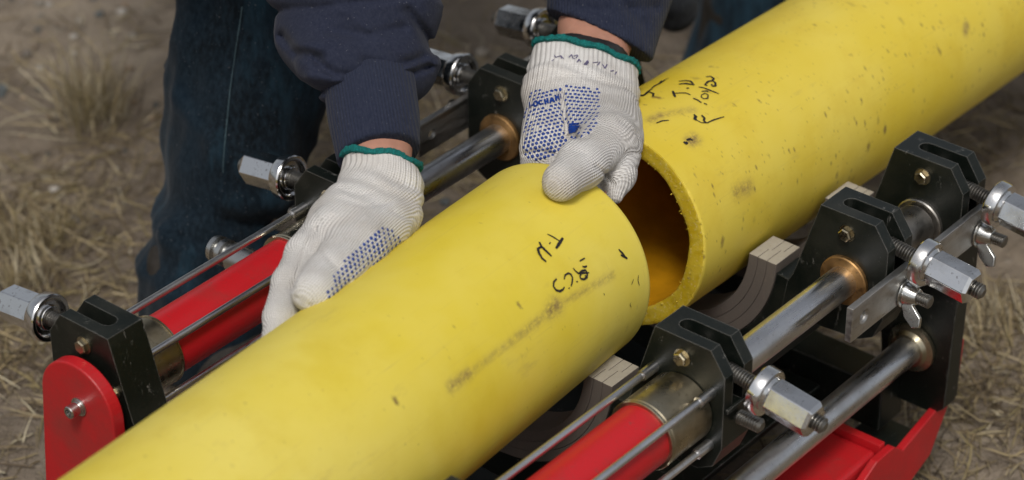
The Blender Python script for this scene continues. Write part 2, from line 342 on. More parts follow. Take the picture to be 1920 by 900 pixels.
# ---------------------------------------------------------------- signed distance field bodies
class Field:
    def __init__(s, lo, hi, h):
        s.lo = np.array(lo, np.float32); s.h = h
        s.n = np.ceil((np.array(hi) - s.lo) / h).astype(int) + 1
        s.f = np.full(s.n, .08, np.float32)
    def block(s, lo, hi):
        a = np.clip(np.floor((np.array(lo) - s.lo) / s.h).astype(int), 0, s.n - 1); b = np.clip(np.ceil((np.array(hi) - s.lo) / s.h).astype(int) + 1, 1, s.n)
        ax = [s.lo[i] + s.h * np.arange(a[i], b[i]) for i in range(3)]
        return tuple(slice(a[i], b[i]) for i in range(3)), np.meshgrid(*ax, indexing='ij', sparse=True)
    def cap(s, a, ra, b, rb, k, op='add'):
        a = np.array(a[:3], float); b = np.array(b[:3], float); mr = max(ra, rb) + 2 * k + 3 * s.h
        sl, (x, y, z) = s.block(np.minimum(a, b) - mr, np.maximum(a, b) + mr)
        if min(s.f[sl].shape) == 0: return
        ab = b - a; l2 = max(ab @ ab, 1e-9)
        t = np.clip(((x - a[0]) * ab[0] + (y - a[1]) * ab[1] + (z - a[2]) * ab[2]) / l2, 0, 1)
        d = np.sqrt((x - a[0] - t * ab[0]) ** 2 + (y - a[1] - t * ab[1]) ** 2 + (z - a[2] - t * ab[2]) ** 2) - (ra + (rb - ra) * t)
        f = s.f[sl]
        if op == 'add':
            hh = np.clip(.5 + .5 * (f - d) / k, 0, 1); s.f[sl] = f + (d - f) * hh - k * hh * (1 - hh)
        else: s.f[sl] = np.maximum(f, -d)
    def prims(s, pl, grow=0., scale=1., kmul=1.):
        for a, b, k, t in pl: s.cap(a, a[3] * scale + grow, b, b[3] * scale + grow, k * kmul)
    def grid(s):
        return np.meshgrid(*[s.lo[i] + s.h * np.arange(s.n[i]) for i in range(3)], indexing='ij', sparse=True)
    def plane(s, p, nrm, wob=None):
        x, y, z = s.grid(); nrm = np.array(nrm, float); nrm /= np.linalg.norm(nrm)
        d = (x - p[0]) * nrm[0] + (y - p[1]) * nrm[1] + (z - p[2]) * nrm[2]
        if wob is not None: d = d + wob(x, y, z)
        s.f = np.maximum(s.f, d.astype(np.float32))
    def displace(s, fn):
        x, y, z = s.grid(); s.f = s.f + fn(x, y, z).astype(np.float32)
    def mesh(s, name):
        f = s.f; sg = f < 0; nx, ny, nz = f.shape
        anyc = np.zeros((nx - 1, ny - 1, nz - 1), bool); allc = np.ones_like(anyc)
        for i in (0, 1):
            for j in (0, 1):
                for k in (0, 1):
                    c = sg[i:nx - 1 + i, j:ny - 1 + j, k:nz - 1 + k]; anyc |= c; allc &= c
        act = np.argwhere(anyc & ~allc); idx = np.full(anyc.shape, -1, np.int32); idx[tuple(act.T)] = np.arange(len(act))
        acc = np.zeros((len(act), 3)); cnt = np.zeros(len(act))
        corners = [(i, j, k) for i in (0, 1) for j in (0, 1) for k in (0, 1)]
        for c0 in corners:
            for ax in range(3):
                if c0[ax]: continue
                c1 = list(c0); c1[ax] = 1
                v0 = f[tuple((act + c0).T)]; v1 = f[tuple((act + c1).T)]; mk = (v0 < 0) != (v1 < 0)
                t = np.where(mk, v0 / np.where(mk, v0 - v1, 1), 0)
                p = np.array(c0, float)[None].repeat(len(act), 0); p[:, ax] = t
                acc[mk] += p[mk]; cnt[mk] += 1
        vs = (act + acc / cnt[:, None]) * s.h + s.lo
        faces = []
        for ax in range(3):
            a0 = [slice(None)] * 3; a1 = [slice(None)] * 3; a0[ax] = slice(0, -1); a1[ax] = slice(1, None)
            e = sg[tuple(a0)] != sg[tuple(a1)]; ins = sg[tuple(a0)]
            b, c = (ax + 1) % 3, (ax + 2) % 3
            ee = np.argwhere(e); ok = (ee[:, b] > 0) & (ee[:, c] > 0) & (ee[:, b] < s.n[b] - 1) & (ee[:, c] < s.n[c] - 1); ee = ee[ok]
            def ci(db, dc):
                q = ee.copy(); q[:, b] += db; q[:, c] += dc; return idx[tuple(q.T)]
            q = np.stack([ci(-1, -1), ci(0, -1), ci(0, 0), ci(-1, 0)], 1)
            fl = ~ins[tuple(ee.T)]; q[fl] = q[fl][:, ::-1]
            faces.append(q)
        fs = np.concatenate(faces); fs = fs[(fs >= 0).all(1)]
        me = bpy.data.meshes.new(name); me.vertices.add(len(vs)); me.vertices.foreach_set('co', vs.astype(np.float32).ravel())
        me.loops.add(len(fs) * 4); me.loops.foreach_set('vertex_index', fs.astype(np.int32).ravel())
        me.polygons.add(len(fs)); me.polygons.foreach_set('loop_start', np.arange(0, len(fs) * 4, 4, dtype=np.int32))
        me.update(calc_edges=True); me.validate(); return me, vs
def fattr(me, name, vals):
    a = me.attributes.new(name, 'FLOAT', 'POINT'); a.data.foreach_set('value', np.asarray(vals, np.float32))
def waves(seed, f0, amp, n=7, aniso=(1, 1, 1)):
    r = np.random.default_rng(seed); ks = r.normal(size=(n, 3)); ks /= np.linalg.norm(ks, axis=1)[:, None]; ks *= np.array(aniso); ph = r.uniform(0, 6.28, n); fr = f0 * r.uniform(.6, 1.7, n)
    def fn(x, y, z):
        o = 0.
        for k, p, q in zip(ks, ph, fr): o = o + np.sin(q * (k[0] * x + k[1] * y + k[2] * z) + p)
        return o * amp / n ** .5
    return fn
GRV = {"SA":[[0.0032,0.0083,[[-0.1557,0.1499,0.595],[-0.1458,0.1426,0.5864],[-0.1162,0.1379,0.5766]]],[0.0032,0.0066,[[-0.1237,0.1594,0.5977],[-0.1156,0.1469,0.5847],[-0.0849,0.1369,0.5699]]],[0.0029,0.0077,[[-0.0879,0.1343,0.5681],[-0.0525,0.1306,0.558],[-0.0129,0.1318,0.5518]]],[0.0043,0.0066,[[-0.142,0.1851,0.6246],[-0.1383,0.17,0.6101],[-0.117,0.1597,0.5967]]],[0.0036,0.0055,[[-0.0729,0.1474,0.5772],[-0.0518,0.1369,0.5637],[-0.0128,0.1383,0.5577]]],[0.0029,0.0044,[[-0.1321,0.2026,0.6386],[-0.083,0.1899,0.6179],[-0.0269,0.1816,0.5998],[0.0272,0.1753,0.5839]]],[0.0043,0.0055,[[0.0054,0.1685,0.5818],[0.0065,0.1519,0.5664],[0.0015,0.1405,0.557]]],[0.0043,0.0044,[[-0.0888,0.1734,0.6039],[-0.05,0.1615,0.5858],[-0.0121,0.1594,0.5767]]],[0.0043,-0.0055,[[-0.1416,0.1519,0.5942],[-0.1114,0.1421,0.5796]]],[0.0043,-0.0055,[[-0.075,0.1398,0.5706],[-0.029,0.1333,0.5561]]],[0.005,-0.0044,[[-0.1355,0.1742,0.6134],[-0.1112,0.1649,0.6004]]]],"JA":[[0.008,0.016,[[-0.3622,0.0994,0.5876],[-0.3486,0.092,0.5782],[-0.3168,0.0876,0.5683]]],[0.008,0.007,[[-0.3168,0.0876,0.5683],[-0.2754,0.0885,0.5614],[-0.2224,0.0879,0.5509]]],[0.01,0.006,[[-0.2118,0.2113,0.6615],[-0.2623,0.1715,0.6347],[-0.3182,0.1274,0.6049]]],[0.01,-0.005,[[-0.2005,0.2092,0.6575],[-0.2508,0.1693,0.6305],[-0.3054,0.1247,0.6]]],[0.009,0.006,[[-0.1828,0.1676,0.6162],[-0.2177,0.1248,0.5837],[-0.2623,0.1005,0.5699]]],[0.012,-0.006,[[-0.348,0.1056,0.5905],[-0.3183,0.0967,0.5769],[-0.2783,0.0966,0.5693]]],[0.008,0.008,[[-0.3805,0.08,0.5733],[-0.348,0.0795,0.5667],[-0.3227,0.0663,0.55]]],[0.008,0.006,[[-0.407,0.065,0.5646],[-0.3782,0.0616,0.556]]],[0.008,0.005,[[-0.1807,0.1364,0.5873],[-0.1916,0.1156,0.5704]]]],"SB":[[0.004,0.004,[[0.1836,0.1408,0.5232],[0.2231,0.1285,0.5046],[0.2845,0.1193,0.4846]]],[0.005,0.004,[[0.2463,0.1341,0.5053],[0.2561,0.1102,0.4817]]],[0.004,0.003,[[0.2001,0.1292,0.5095],[0.2253,0.1115,0.4886]]]],"GA":[[0.0022,0.0034,[[-0.2332,0.0609,0.5283],[-0.2568,0.0507,0.5234],[-0.2762,0.0397,0.517],[-0.2904,0.0328,0.5134]]],[0.0018,0.0016,[[-0.1836,0.0786,0.5351],[-0.1744,0.0712,0.5266],[-0.1568,0.0688,0.5212]]],[0.0018,0.0014,[[-0.1906,0.0725,0.5308],[-0.1711,0.0619,0.5176],[-0.1428,0.0587,0.5093]]],[0.0016,0.0012,[[-0.1485,0.0537,0.5059],[-0.1378,0.0451,0.496]]],[0.002,0.0014,[[-0.2377,0.0462,0.5157],[-0.2342,0.0341,0.504]]],[0.0015,0.001,[[-0.2905,0.027,0.508],[-0.2817,0.0189,0.499]]],[0.0018,-0.0012,[[-0.2216,0.0669,0.5316],[-0.2045,0.0657,0.5273]]],[0.0016,0.0012,[[-0.2247,0.0695,0.5346],[-0.2237,0.0618,0.5273]]]],"GB":[[0.0024,0.0042,[[0.1065,0.0861,0.4876],[0.0956,0.0743,0.479],[0.0796,0.0579,0.467]]],[0.002,0.003,[[0.023,0.0575,0.4772],[0.0396,0.0556,0.4724],[0.0523,0.0504,0.4652]]],[0.002,0.0026,[[0.0808,0.0577,0.4666],[0.0903,0.0515,0.4591],[0.1035,0.0529,0.458]]],[0.0018,0.0026,[[0.0831,0.0321,0.4427],[0.0892,0.0249,0.435],[0.0897,0.0181,0.4287]]],[0.0016,0.0014,[[0.1434,0.0539,0.4514],[0.1525,0.0427,0.4394]]],[0.0015,0.0012,[[0.1238,0.0326,0.4356],[0.1439,0.0299,0.4294]]],[0.0018,0.0012,[[0.0863,0.0993,0.5035],[0.1268,0.0956,0.4925],[0.1587,0.0842,0.4762]]],[0.0014,0.001,[[0.0929,0.0266,0.4359],[0.1266,0.0226,0.426]]],[0.0013,0.0009,[[0.068,0.0487,0.4608],[0.0816,0.0416,0.4517]]]]}
def grooves(key):
    def fn(x, y, z):
        U = x * IMR[0] + y * IMR[1] + z * IMR[2]; V = x * IMU[0] + y * IMU[1] + z * IMU[2]; o = 0.
        for w, amp, pts in GRV[key]:
            q = [(np.dot(p, IMR), np.dot(p, IMU)) for p in pts]; dm = None
            for (ax, ay), (bx, by) in zip(q[:-1], q[1:]):
                dx, dy = bx - ax, by - ay; t = np.clip(((U - ax) * dx + (V - ay) * dy) / (dx * dx + dy * dy), 0, 1); d = (U - ax - t * dx) ** 2 + (V - ay - t * dy) ** 2
                dm = d if dm is None else np.minimum(dm, d)
            o = o + amp * np.exp(-dm / w ** 2)
        return o
    return fn
def bounds(pl, pad=.02):
    A = np.array([q[:3] for p in pl for q in p[:2]]); r = max(q[3] for p in pl for q in p[:2]) + pad
    return A.min(0) - r, A.max(0) + r
VDIR = np.array([0.6524,0.5328,-0.539])
IMR, IMU = m[:, 0], m[:, 1]

# ---------------------------------------------------------------- ground
def make_ground():
    def axis(c):
        near = np.arange(c - 1.6, c + 1.6, .014); far = []; d = .02; t = 1.6
        while t < 90: t += d; d *= 1.22; far.append(t)
        far = np.array(far); return np.concatenate([c - far[::-1], near, c + far])
    xs, ys = axis(.45), axis(.5); X, Y = np.meshgrid(xs, ys, indexing='ij')
    w1 = waves(1, 6, .012); w2 = waves(2, 22, .0055, 9); w3 = waves(3, 75, .0022, 12)
    Z0 = 0 * X
    fade = np.clip(2.5 - np.hypot(X - .45, Y - .5), 0, 1)
    Z = GZ - .012 + fade * (w1(X, Y, Z0) + w2(X, Y, Z0) + w3(X, Y, Z0)) + (1 - fade) * 0
    nx, ny = X.shape; vs = np.stack([X, Y, Z], -1).reshape(-1, 3)
    i, j = np.meshgrid(np.arange(nx - 1), np.arange(ny - 1), indexing='ij'); a = (i * ny + j).ravel()
    fs = np.stack([a, a + ny, a + ny + 1, a + 1], 1)
    me = bpy.data.meshes.new('ground'); me.from_pydata(vs.tolist(), [], fs.tolist()); me.update()
    o = link_mesh('ground', me, M['ground'], None, True); o['kind'] = 'structure'
    return lambda x, y: GZ - .012 + w1(x, y, 0 * x) + w2(x, y, 0 * x) + w3(x, y, 0 * x)
gh = make_ground()

def blades(name, cx, cy, n, spread, length, tilt, cols, widths=(.0007, .0018), centre_bias=None):
    x = cx + spread[0] * rng.normal(size=n) if centre_bias else rng.uniform(cx - spread[0], cx + spread[0], n)
    y = cy + spread[1] * rng.normal(size=n) if centre_bias else rng.uniform(cy - spread[1], cy + spread[1], n)
    return x, y, n
def blade_mesh(x, y, ln, tilt, head, wd, col, zoff=None):
    n = len(x); z = gh(x, y) - .002 if zoff is None else zoff
    d = np.stack([np.cos(head) * np.cos(tilt), np.sin(head) * np.cos(tilt), np.sin(tilt)], 1)
    side = np.stack([-np.sin(head), np.cos(head), 0 * head], 1); base = np.stack([x, y, z], 1)
    droop = rng.uniform(.05, .5, n)[:, None]; bend = side * rng.normal(0, .25, n)[:, None]
    pts = []
    for t in (0, .35, .7, 1.):
        c = base + (d * t + bend * t * t) * ln[:, None]; c[:, 2] -= (droop[:, 0] * t * t * ln * .7)
        c[:, 2] = np.maximum(c[:, 2], gh(c[:, 0], c[:, 1]) + .001 + .004 * rng.uniform(size=n)); pts.append(c)
    w = side * wd[:, None] * .5; up = np.zeros((n, 3)); up[:, 2] = wd * .35
    V = [pts[0] - w, pts[0] + w, pts[1] - w + up, pts[1] + w - up, pts[2] - w * .7 + up, pts[2] + w * .7 - up, pts[3]]
    vs = np.stack(V, 1).reshape(-1, 3); o = np.arange(n)[:, None] * 7
    q = np.concatenate([o + np.array([[0, 1, 3, 2]]), o + np.array([[2, 3, 5, 4]])]); t3 = o + np.array([[4, 5, 6]])
    fs = q.tolist() + t3.tolist()
    me = bpy.data.meshes.new('grass'); me.from_pydata(vs.tolist(), [], fs); me.update()
    ca = me.color_attributes.new('col', 'FLOAT_COLOR', 'POINT'); cc = np.concatenate([np.repeat(col, 7, 0), np.ones((n * 7, 1))], 1).astype(np.float32)
    ca.data.foreach_set('color', cc.ravel()); return me
PAL = np.array([(.30, .235, .13), (.38, .31, .19), (.20, .15, .085), (.14, .105, .065), (.46, .40, .28), (.25, .20, .10), (.10, .075, .05)])
def colours(n, w): return PAL[rng.choice(len(PAL), n, p=np.array(w) / sum(w))] * rng.uniform(.75, 1.35, (n, 1)) * .92
def scatter(n, x0, x1, y0, y1, dens):
    xs = []; ys = []
    while sum(map(len, xs)) < n:
        x = rng.uniform(x0, x1, 40000); y = rng.uniform(y0, y1, 40000); k = rng.uniform(size=40000) < dens(x, y); xs.append(x[k]); ys.append(y[k])
    return np.concatenate(xs)[:n], np.concatenate(ys)[:n]
cl1 = waves(11, 9, 1., 6); cl2 = waves(12, 26, 1., 8)
def dens(x, y):
    c = cl1(x, y, 0 * x) * .5 + cl2(x, y, 0 * x) * .7
    base = .30 + .42 * c
    # bare dirt beyond the far side of the machine, thick straw on the near side and to the right
    bare = np.clip((x + .75 * y - .80) * 2.2, 0, 1)
    return np.clip(base * (1 - .93 * bare) + .012, 0, 1)
nb = 46000
x, y = scatter(nb, -.9, 1.9, -.9, 2.0, dens)
col = colours(nb, (3, 2, 3, 3, .8, 2, 2.2))
me = blade_mesh(x, y, rng.uniform(.015, .065, nb), np.abs(rng.normal(.18, .32, nb)), rng.uniform(0, 6.28, nb) , rng.uniform(.0007, .0019, nb), col)
tag(link_mesh('dry_grass', me, M['blade']), None, None, kind='stuff')
def tuft(px, py, n, sp, h, pal, label):
    x = px + rng.normal(0, sp, n); y = py + rng.normal(0, sp, n)
    head = np.arctan2(y - py, x - px) + rng.normal(0, 1.3, n)
    me = blade_mesh(x, y, rng.uniform(h * .5, h, n), np.clip(1.35 - np.hypot(x - px, y - py) / sp * .12 + rng.normal(0, .28, n), .35, 1.5), head, rng.uniform(.0008, .0018, n), colours(n, pal))
    o = link_mesh('grass_tuft', me, M['blade']); me.transform(Matrix.Translation((-px, -py, -GZ))); o.location = (px, py, GZ)
    return tag(o, label, 'grass tuft', 'tufts of dry grass around the machine')
TUFTS = [[0.27,0.898],[0.067,0.775],[-0.011,0.706],[0.77,0.072],[0.557,-0.13]]
for (tx, ty), n, sp, h, pal, lab in zip(TUFTS, (260, 200, 200, 160, 200), (.020, .022, .02, .022, .022), (.13, .07, .07, .05, .06),
        ((1, 3, .5, .3, 4, 2, .2), (2, 2, 1, 1, 1, 2, .4), (2, 3, 1, 1, 2, 2, .4), (2, 3, 1, .5, 2, 1, .3), (2, 3, 1, .5, 3, 1, .3)),
        ('tall pale straw tuft fanning upright on gravel, left of the dark jeans', 'low brownish grass tuft near the left edge, below the tall straw tuft',
         'short straw tuft at the left edge above the chrome hex nut of the red-bracket clamp', 'small straw tuft on the bare dirt right of the farthest clamp',
         'pale straw tuft right of the long chrome hex nut with a red mark')):
    tuft(tx, ty, n, sp, h, pal, lab)
def gravel():
    n = 3800; x, y = scatter(n, -.4, 1.9, .2, 2.1, lambda x, y: np.clip(.05 + (y - .75) * 1.1, .03, .7))
    base = bmesh.new(); bmesh.ops.create_icosphere(base, subdivisions=1, radius=1); bv = np.array([v.co[:] for v in base.verts]); bf = np.array([[v.index for v in f.verts] for f in base.faces]); base.free()
    s = rng.lognormal(math.log(.0042), .5, n).clip(.0015, .016); V = []
    rot = rng.normal(size=(n, 3, 3)); rot = np.linalg.qr(rot)[0]
    jit = 1 + rng.uniform(-.22, .22, (n, len(bv)))
    v = np.einsum('nij,vj->nvi', rot, bv) * jit[..., None] * s[:, None, None] * np.array([1, 1, .6])
    v += np.stack([x, y, gh(x, y) + s * .25], 1)[:, None]
    f = (bf[None] + (np.arange(n) * len(bv))[:, None, None]).reshape(-1, 3)
    me = bpy.data.meshes.new('gravel'); me.from_pydata(v.reshape(-1, 3).tolist(), [], f.tolist()); me.update()
    pc = np.array([(.26, .23, .19), (.16, .14, .12), (.38, .35, .31), (.10, .11, .11), (.30, .22, .15)])[rng.integers(0, 5, n)] * rng.uniform(.7, 1.2, (n, 1))
    ca = me.color_attributes.new('col', 'FLOAT_COLOR', 'POINT'); ca.data.foreach_set('color', np.concatenate([np.repeat(pc, len(bv), 0), np.ones((n * len(bv), 1))], 1).astype(np.float32).ravel())
    tag(link_mesh('gravel', me, M['stone'], None, True), None, None, kind='stuff')
gravel()

# ---------------------------------------------------------------- pipe welding machine
YR, ZR = .19, .388          # guide rods: distance from the middle, height
CX = [-.351, -.064, .171, .2905]   # the four clamps along the pipe
HX = .019
mach = tag(empty('pipe_welding_machine', (0, 0, GZ)), 'pipe welding frame with black clamps, chrome rods and red hydraulic cylinders on the ground', 'welding machine')

def swing_bolt(x, s, block):
    # s = +1 far side, -1 near side; laid outward out of the slot
    z = .431; droop = R(7.5 + random.uniform(-1, 1)); yaw = random.uniform(-.012, .012); d = Vector((yaw, s * math.cos(droop), -math.sin(droop))).normalized()
    o = Vector((x, s * .186, z))
    at = lambda t: o + d * t
    eye = lathe('eye', (x - .006, s * .186, z), (1, 0, 0), [(0, .0095), (.001, .0105), (.011, .0105), (.012, .0095)], 24)
    shank = lathe('shank', at(.002), d, [(0, .0060), (.030, .0060), (.031, .0062)], 20)
    th = lathe('thread', at(.032), d, thread_prof(0, .096, .0068, .0026, .0014), 20)
    b = link_mesh('swing_bolt', join([eye, shank, th]), M['thread'], mach, 35)
    y0 = .064
    # collar with a ring groove on the rod side
    pr = [(0, .0078), (0, .0098), (.0006, .0104), (.0035, .0106), (.0040, .0112), (.0040, .0148), (.0035, .0155), (.0004, .0160), (0, .0168), (0, .0196), (.0012, .0205), (.0095, .0205), (.011, .0196), (.011, .0155), (.0135, .0135)]
    link_mesh('collar', lathe('collar', at(y0), d, pr, 40), M['chrome'], b, 32)
    ph = random.uniform(.9, 1.15)
    hx = [(0, .0135), (.0015, .0159), (.038, .0159), (.0415, .0134)]
    link_mesh('hex_nut', lathe('hex', at(y0 + .0130), d, hx, 6, ph), M['chrome'], b, None, .0007)
    return b
def bolt_head(x, y, z, d, parent, r=.0062, h=.005, mat='cap_steel', name='bolt'):
    a = lathe('washer', (x, y, z), d, [(0, r * 1.25), (.0012, r * 1.25)], 24); D = Vector(d) * .0012
    hmesh = lathe('head', (x + D.x, y + D.y, z + D.z), d, [(0, r), (h - .001, r), (h, r * .82)], 6, random.uniform(0, 1))
    return link_mesh(name, join([a, hmesh]), M[mat], parent, 30)
def clamp(i, s):
    x = CX[i]
    poly = [(.161, .452), (.2155, .452), (.230, .431), (.230, .362), (.222, .342), (.208, .334), (.160, .330), (.128, .333), (.132, .362), (.1375, .372)]
    if i == 3: poly = [(.158, .452), (.2155, .452), (.230, .431), (.230, .362), (.230, .330), (.160, .320), (.128, .330), (.132, .362), (.136, .372)]
    poly = [(p[0] * s, p[1]) for p in poly]
    me = prism('clamp_block', poly, 0, x - HX, x + HX)
    sl = [box(x - .0072, x + .0072, *(sorted((s * .180, s * .26))), .409, .47), lathe('c', (x, s * .180, .409), (0, 0, 1), [(0, .0072), (.06, .0072)], 24),
          box(x - .0072, x + .0072, *(sorted((s * .212, s * .26))), .398, .42)]
    me = boolean(me, sl)
    b = link_mesh('clamp_block', me, M['black'], mach, None, .0011)
    bolt_head(x - HX, s * .189, .4345, (-1, 0, 0), b)
    if i == 0:
        for yy, zz in ((.2175, .402), (.158, .402)):
            bolt_head(x - HX, s * yy, zz, (-1, 0, 0), b, .0045, .003)
    if i == 1:
        st = lathe('stud', (x, s * .231, .386), (0, s, 0), thread_prof(0, .024, .0062, .0024, .0009), 20)
        link_mesh('stud', st, M['thread'], b, 35)
        link_mesh('side_rib', box(x - .016, x + .016, *sorted((s * .230, s * .2325)), .396, .400), M['black'], b, None, .0006)
    if i in (2, 3):
        bz = lathe('bushing', (x - HX - .004, s * YR, ZR), (1, 0, 0), [(0, .0150), (0, .0222), (.001, .0232), (.006, .0232)], 48)
        link_mesh('bushing', bz, M['bronze' if i == 2 else 'old_steel'], b, 40)
    swing_bolt(x, s, b)
for i in range(4):
    for s in (1, -1): clamp(i, s)
PCY, PCZ = .004, .375      # centre of the clamp bores
def arc(name, x0, x1, r0, r1, a0, a1, n=40):
    pts = [(PCY + r1 * math.cos(a), PCZ + r1 * math.sin(a)) for a in np.linspace(a0, a1, n)] + [(PCY + r0 * math.cos(a), PCZ + r0 * math.sin(a)) for a in np.linspace(a1, a0, n)]
    return prism(name, pts, 0, x0, x1)
for i in range(4):
    x = CX[i]
    link_mesh('clamp_cradle', arc('cradle', x - .017, x + .017, .1235, .153, R(180 + 5), R(360 - 5)), M['black'], mach, 30, .001)

# rods and cylinders
for s in (1, -1):
    rod('guide_rod', (-.3695, s * YR, ZR), (.33, s * YR, ZR), .0142, M['rod_steel'], mach, n=48)
    rod('sleeve', (CX[2] + HX, s * YR, ZR), (CX[3] - HX - .006, s * YR, ZR), .0195, M['old_steel'], mach, n=48)
    rod('lower_rod', (-.3765, s * YR, .250), (.272, s * YR, .250), .0135, M['rod_steel'], mach, n=48)
    # hydraulic cylinder between the first two clamps
    x0, x1 = CX[0] + HX, CX[1] - HX
    cyl = link_mesh('hydraulic_cylinder', lathe('barrel', (x0 + .03, s * YR, ZR), (1, 0, 0), [(0, .0272), (x1 - x0 - .06, .0272)], 64), M['red'], mach, 40)
    for e, a in (('end_cap', x0), ('end_cap', x1)):
        dd = 1 if a == x0 else -1; ln = .040 if a == x0 else .053
        link_mesh(e, lathe('cap', (a, s * YR, ZR), (dd, 0, 0), [(0, .0295), (.001, .0305), (ln - .004, .0305), (ln - .003, .0295), (ln - .0015, .0295), (ln - .001, .0308), (ln, .0308), (ln + .0006, .0300), (ln + .0006, .0265)], 64), M['cap_steel'], cyl, 35)
    for dy in (-.0280, .0280):
        for dz in (-.0255, .0255):
            t = lathe('tie', (x0 - .0, s * YR + dy, ZR + dz), (1, 0, 0), [(0, .0032), (x1 - x0 - .018, .0032), (x1 - x0 - .0175, .0046), (x1 - x0 + .0005, .0046)], 20)
            link_mesh('tie_rod', t, M['rod_steel'], cyl, 35)
    if s == 1:
        hc = lathe('coupling', (-.135, .212, .372), (0, 1, 0), [(0, .012), (.02, .012), (.022, .0135), (.045, .0135), (.046, .0095), (.052, .0095), (.053, .0125), (.058, .0125), (.059, .0095), (.062, .0095), (.063, .0125), (.068, .012)], 32)
        link_mesh('hose_coupling', hc, M['zinc'], cyl, 30)
    rod('rail', (-.33, s * .150, .342), (.25, s * .150, .342), .0042, M['old_steel'], mach, n=20)

# flat bars with wing nuts along the outer side of the two fixed clamps
def wing_nut(x, s, parent):
    d = (0, s, 0); y0 = s * .2405; z = .388
    parts = [lathe('w', (x, y0, z), d, [(0, .0135), (.0015, .0135)], 28), lathe('h', (x, y0 + s * .0015, z), d, [(0, .0105), (.002, .0100), (.011, .0072), (.012, .0065)], 28)]
    a0 = random.choice((.95, 1.15)) if s < 0 else .8
    for q in (0, 1):
        a = a0 + math.pi * q
        # wing: flared tapered plate leaning outward
        c, sn = math.cos(a), math.sin(a); t = .0022
        prof = [(.006, .002), (.0075, .010), (.016, .021), (.024, .0225), (.0265, .016), (.020, .006), (.012, .0015)]
        vs = []
        for tt in (-t, t):
            for rr, hh in prof: vs.append((x + c * rr - sn * tt, y0 + s * hh, z + sn * rr + c * tt))
        n = len(prof); fs = [list(range(n)), list(range(2 * n - 1, n - 1, -1))] + [(i, i + n, (i + 1) % n + n, (i + 1) % n) for i in range(n)]
        me = pd('wing', vs, fs); bm = bmesh.new(); bm.from_mesh(me); bmesh.ops.recalc_face_normals(bm, faces=bm.faces); bm.to_mesh(me); bm.free(); parts.append(me)
    w = link_mesh('wing_nut', join(parts), M['zinc'], parent, 35, .0006)
    st = lathe('stud', (x, s * .236, z), d, thread_prof(0, .030, .0058, .0022, .0008), 20)
    link_mesh('stud', st, M['thread'], parent, 35)
for s in (1, -1):
    me = box(.086, .302, *sorted((s * .2335, s * .2398)), .379, .4125)
    me = boolean(me, [lathe('h', (.105, s * .22, .396), (0, s, 0), [(0, .0045), (.04, .0045)], 20), lathe('h', (.105, s * .2378, .396), (0, s, 0), [(0, .0045), (.0025, .0075), (.01, .0075)], 20)])
    bar = link_mesh('alignment_bar', me, M['plate'], mach, None, .0007)
    wing_nut(.168, s, bar); wing_nut(.290, s, bar)

# end plates, legs and red base
for s in (1, -1):
    pl = [(s * .128, .335), (s * .232, .335), (s * .230, .30), (s * .228, .196), (s * .218, .186), (s * .172, .186), (s * .160, .205), (s * .155, .25)]
    me = prism('end_plate', pl, 0, CX[3] - .010, CX[3] + .010)
    e = link_mesh('end_plate', me, M['black'], mach, None, .0012)
    link_mesh('rod_flange', lathe('fl', (CX[3] - .011, s * YR, .250), (-1, 0, 0), [(0, .024), (.004, .024), (.006, .019), (.010, .0165)], 40), M['cap_steel'], e, 35)
    link_mesh('post', box(CX[3] + .0105, CX[3] + .021, *sorted((s * .192, s * .224)), .192, .40), M['black'], mach, None, .0015)
    # red foot rail with the turned-up lug
    rail = link_mesh('base_rail', box(-.46, .198, *sorted((s * .158, s * .210)), .128, .188), M['red'], mach, None, .005, 3)
    lug = prism('lug', [(.100, .112), (.200, .112), (.278, .142), (.318, .212), (.320, .250), (.313, .252), (.306, .226), (.286, .192), (.226, .177), (.210, .190), (.182, .190), (.10, .150)], 1, *sorted((s * .2125, s * .2205)))
    link_mesh('lug', lug, M['red'], rail, None, .0012)
    link_mesh('cross_flange', box(.1985, .207, *sorted((s * .140, s * .2122)), .150, .194), M['red'], rail, None, .001)
    link_mesh('foot_plate', box(.2075, .29, *sorted((s * .150, s * .2122)), .140, .152), M['black'], rail, None, .001)
    # red rounded bracket bolted to the first clamp
    cy, cz, r = .183, .386, .0415
    pts = [(s * (cy - .043), .10), (s * (cy - .0425), .25)] + [(s * (cy + r * math.cos(a)), cz + r * math.sin(a)) for a in np.linspace(math.pi, 0, 28)] + [(s * (cy + .054), .25), (s * (cy + .060), .10)]
    br = link_mesh('end_bracket', prism('br', pts, 0, CX[0] - HX - .019, CX[0] - HX - .0068), M['red'], mach, None, .0015)
    sp = lathe('spacer', (CX[0] - HX - .0066, s * .180, .389), (1, 0, 0), [(0, .012), (.0066, .012)], 24)
    sb = lathe('screw', (CX[0] - HX - .0190, s * .180, .389), (-1, 0, 0), [(0, .0082), (.0014, .0082), (.0016, .0068), (.0030, .0068), (.0031, .0056), (.0115, .0056), (.0122, .0050), (.0122, .0034), (.0080, .0030)], 28)
    link_mesh('socket_screw', join([sb, sp]), M['zinc'], br, 30)
    link_mesh('side_rail', box(CX[0] - .018, CX[3] - .009, *sorted((s * .132, s * .146)), .300, .318), M['black'], mach, None, .001)
for x in (-.33, .27):
    link_mesh('cross_beam', box(x - .02, x + .02, -.1795, .1795, .165, .215), M['black'], mach, None, .002)
link_mesh('tray', box(-.30, .24, -.12, .12, .190, .197), M['black'], mach, None, .001)

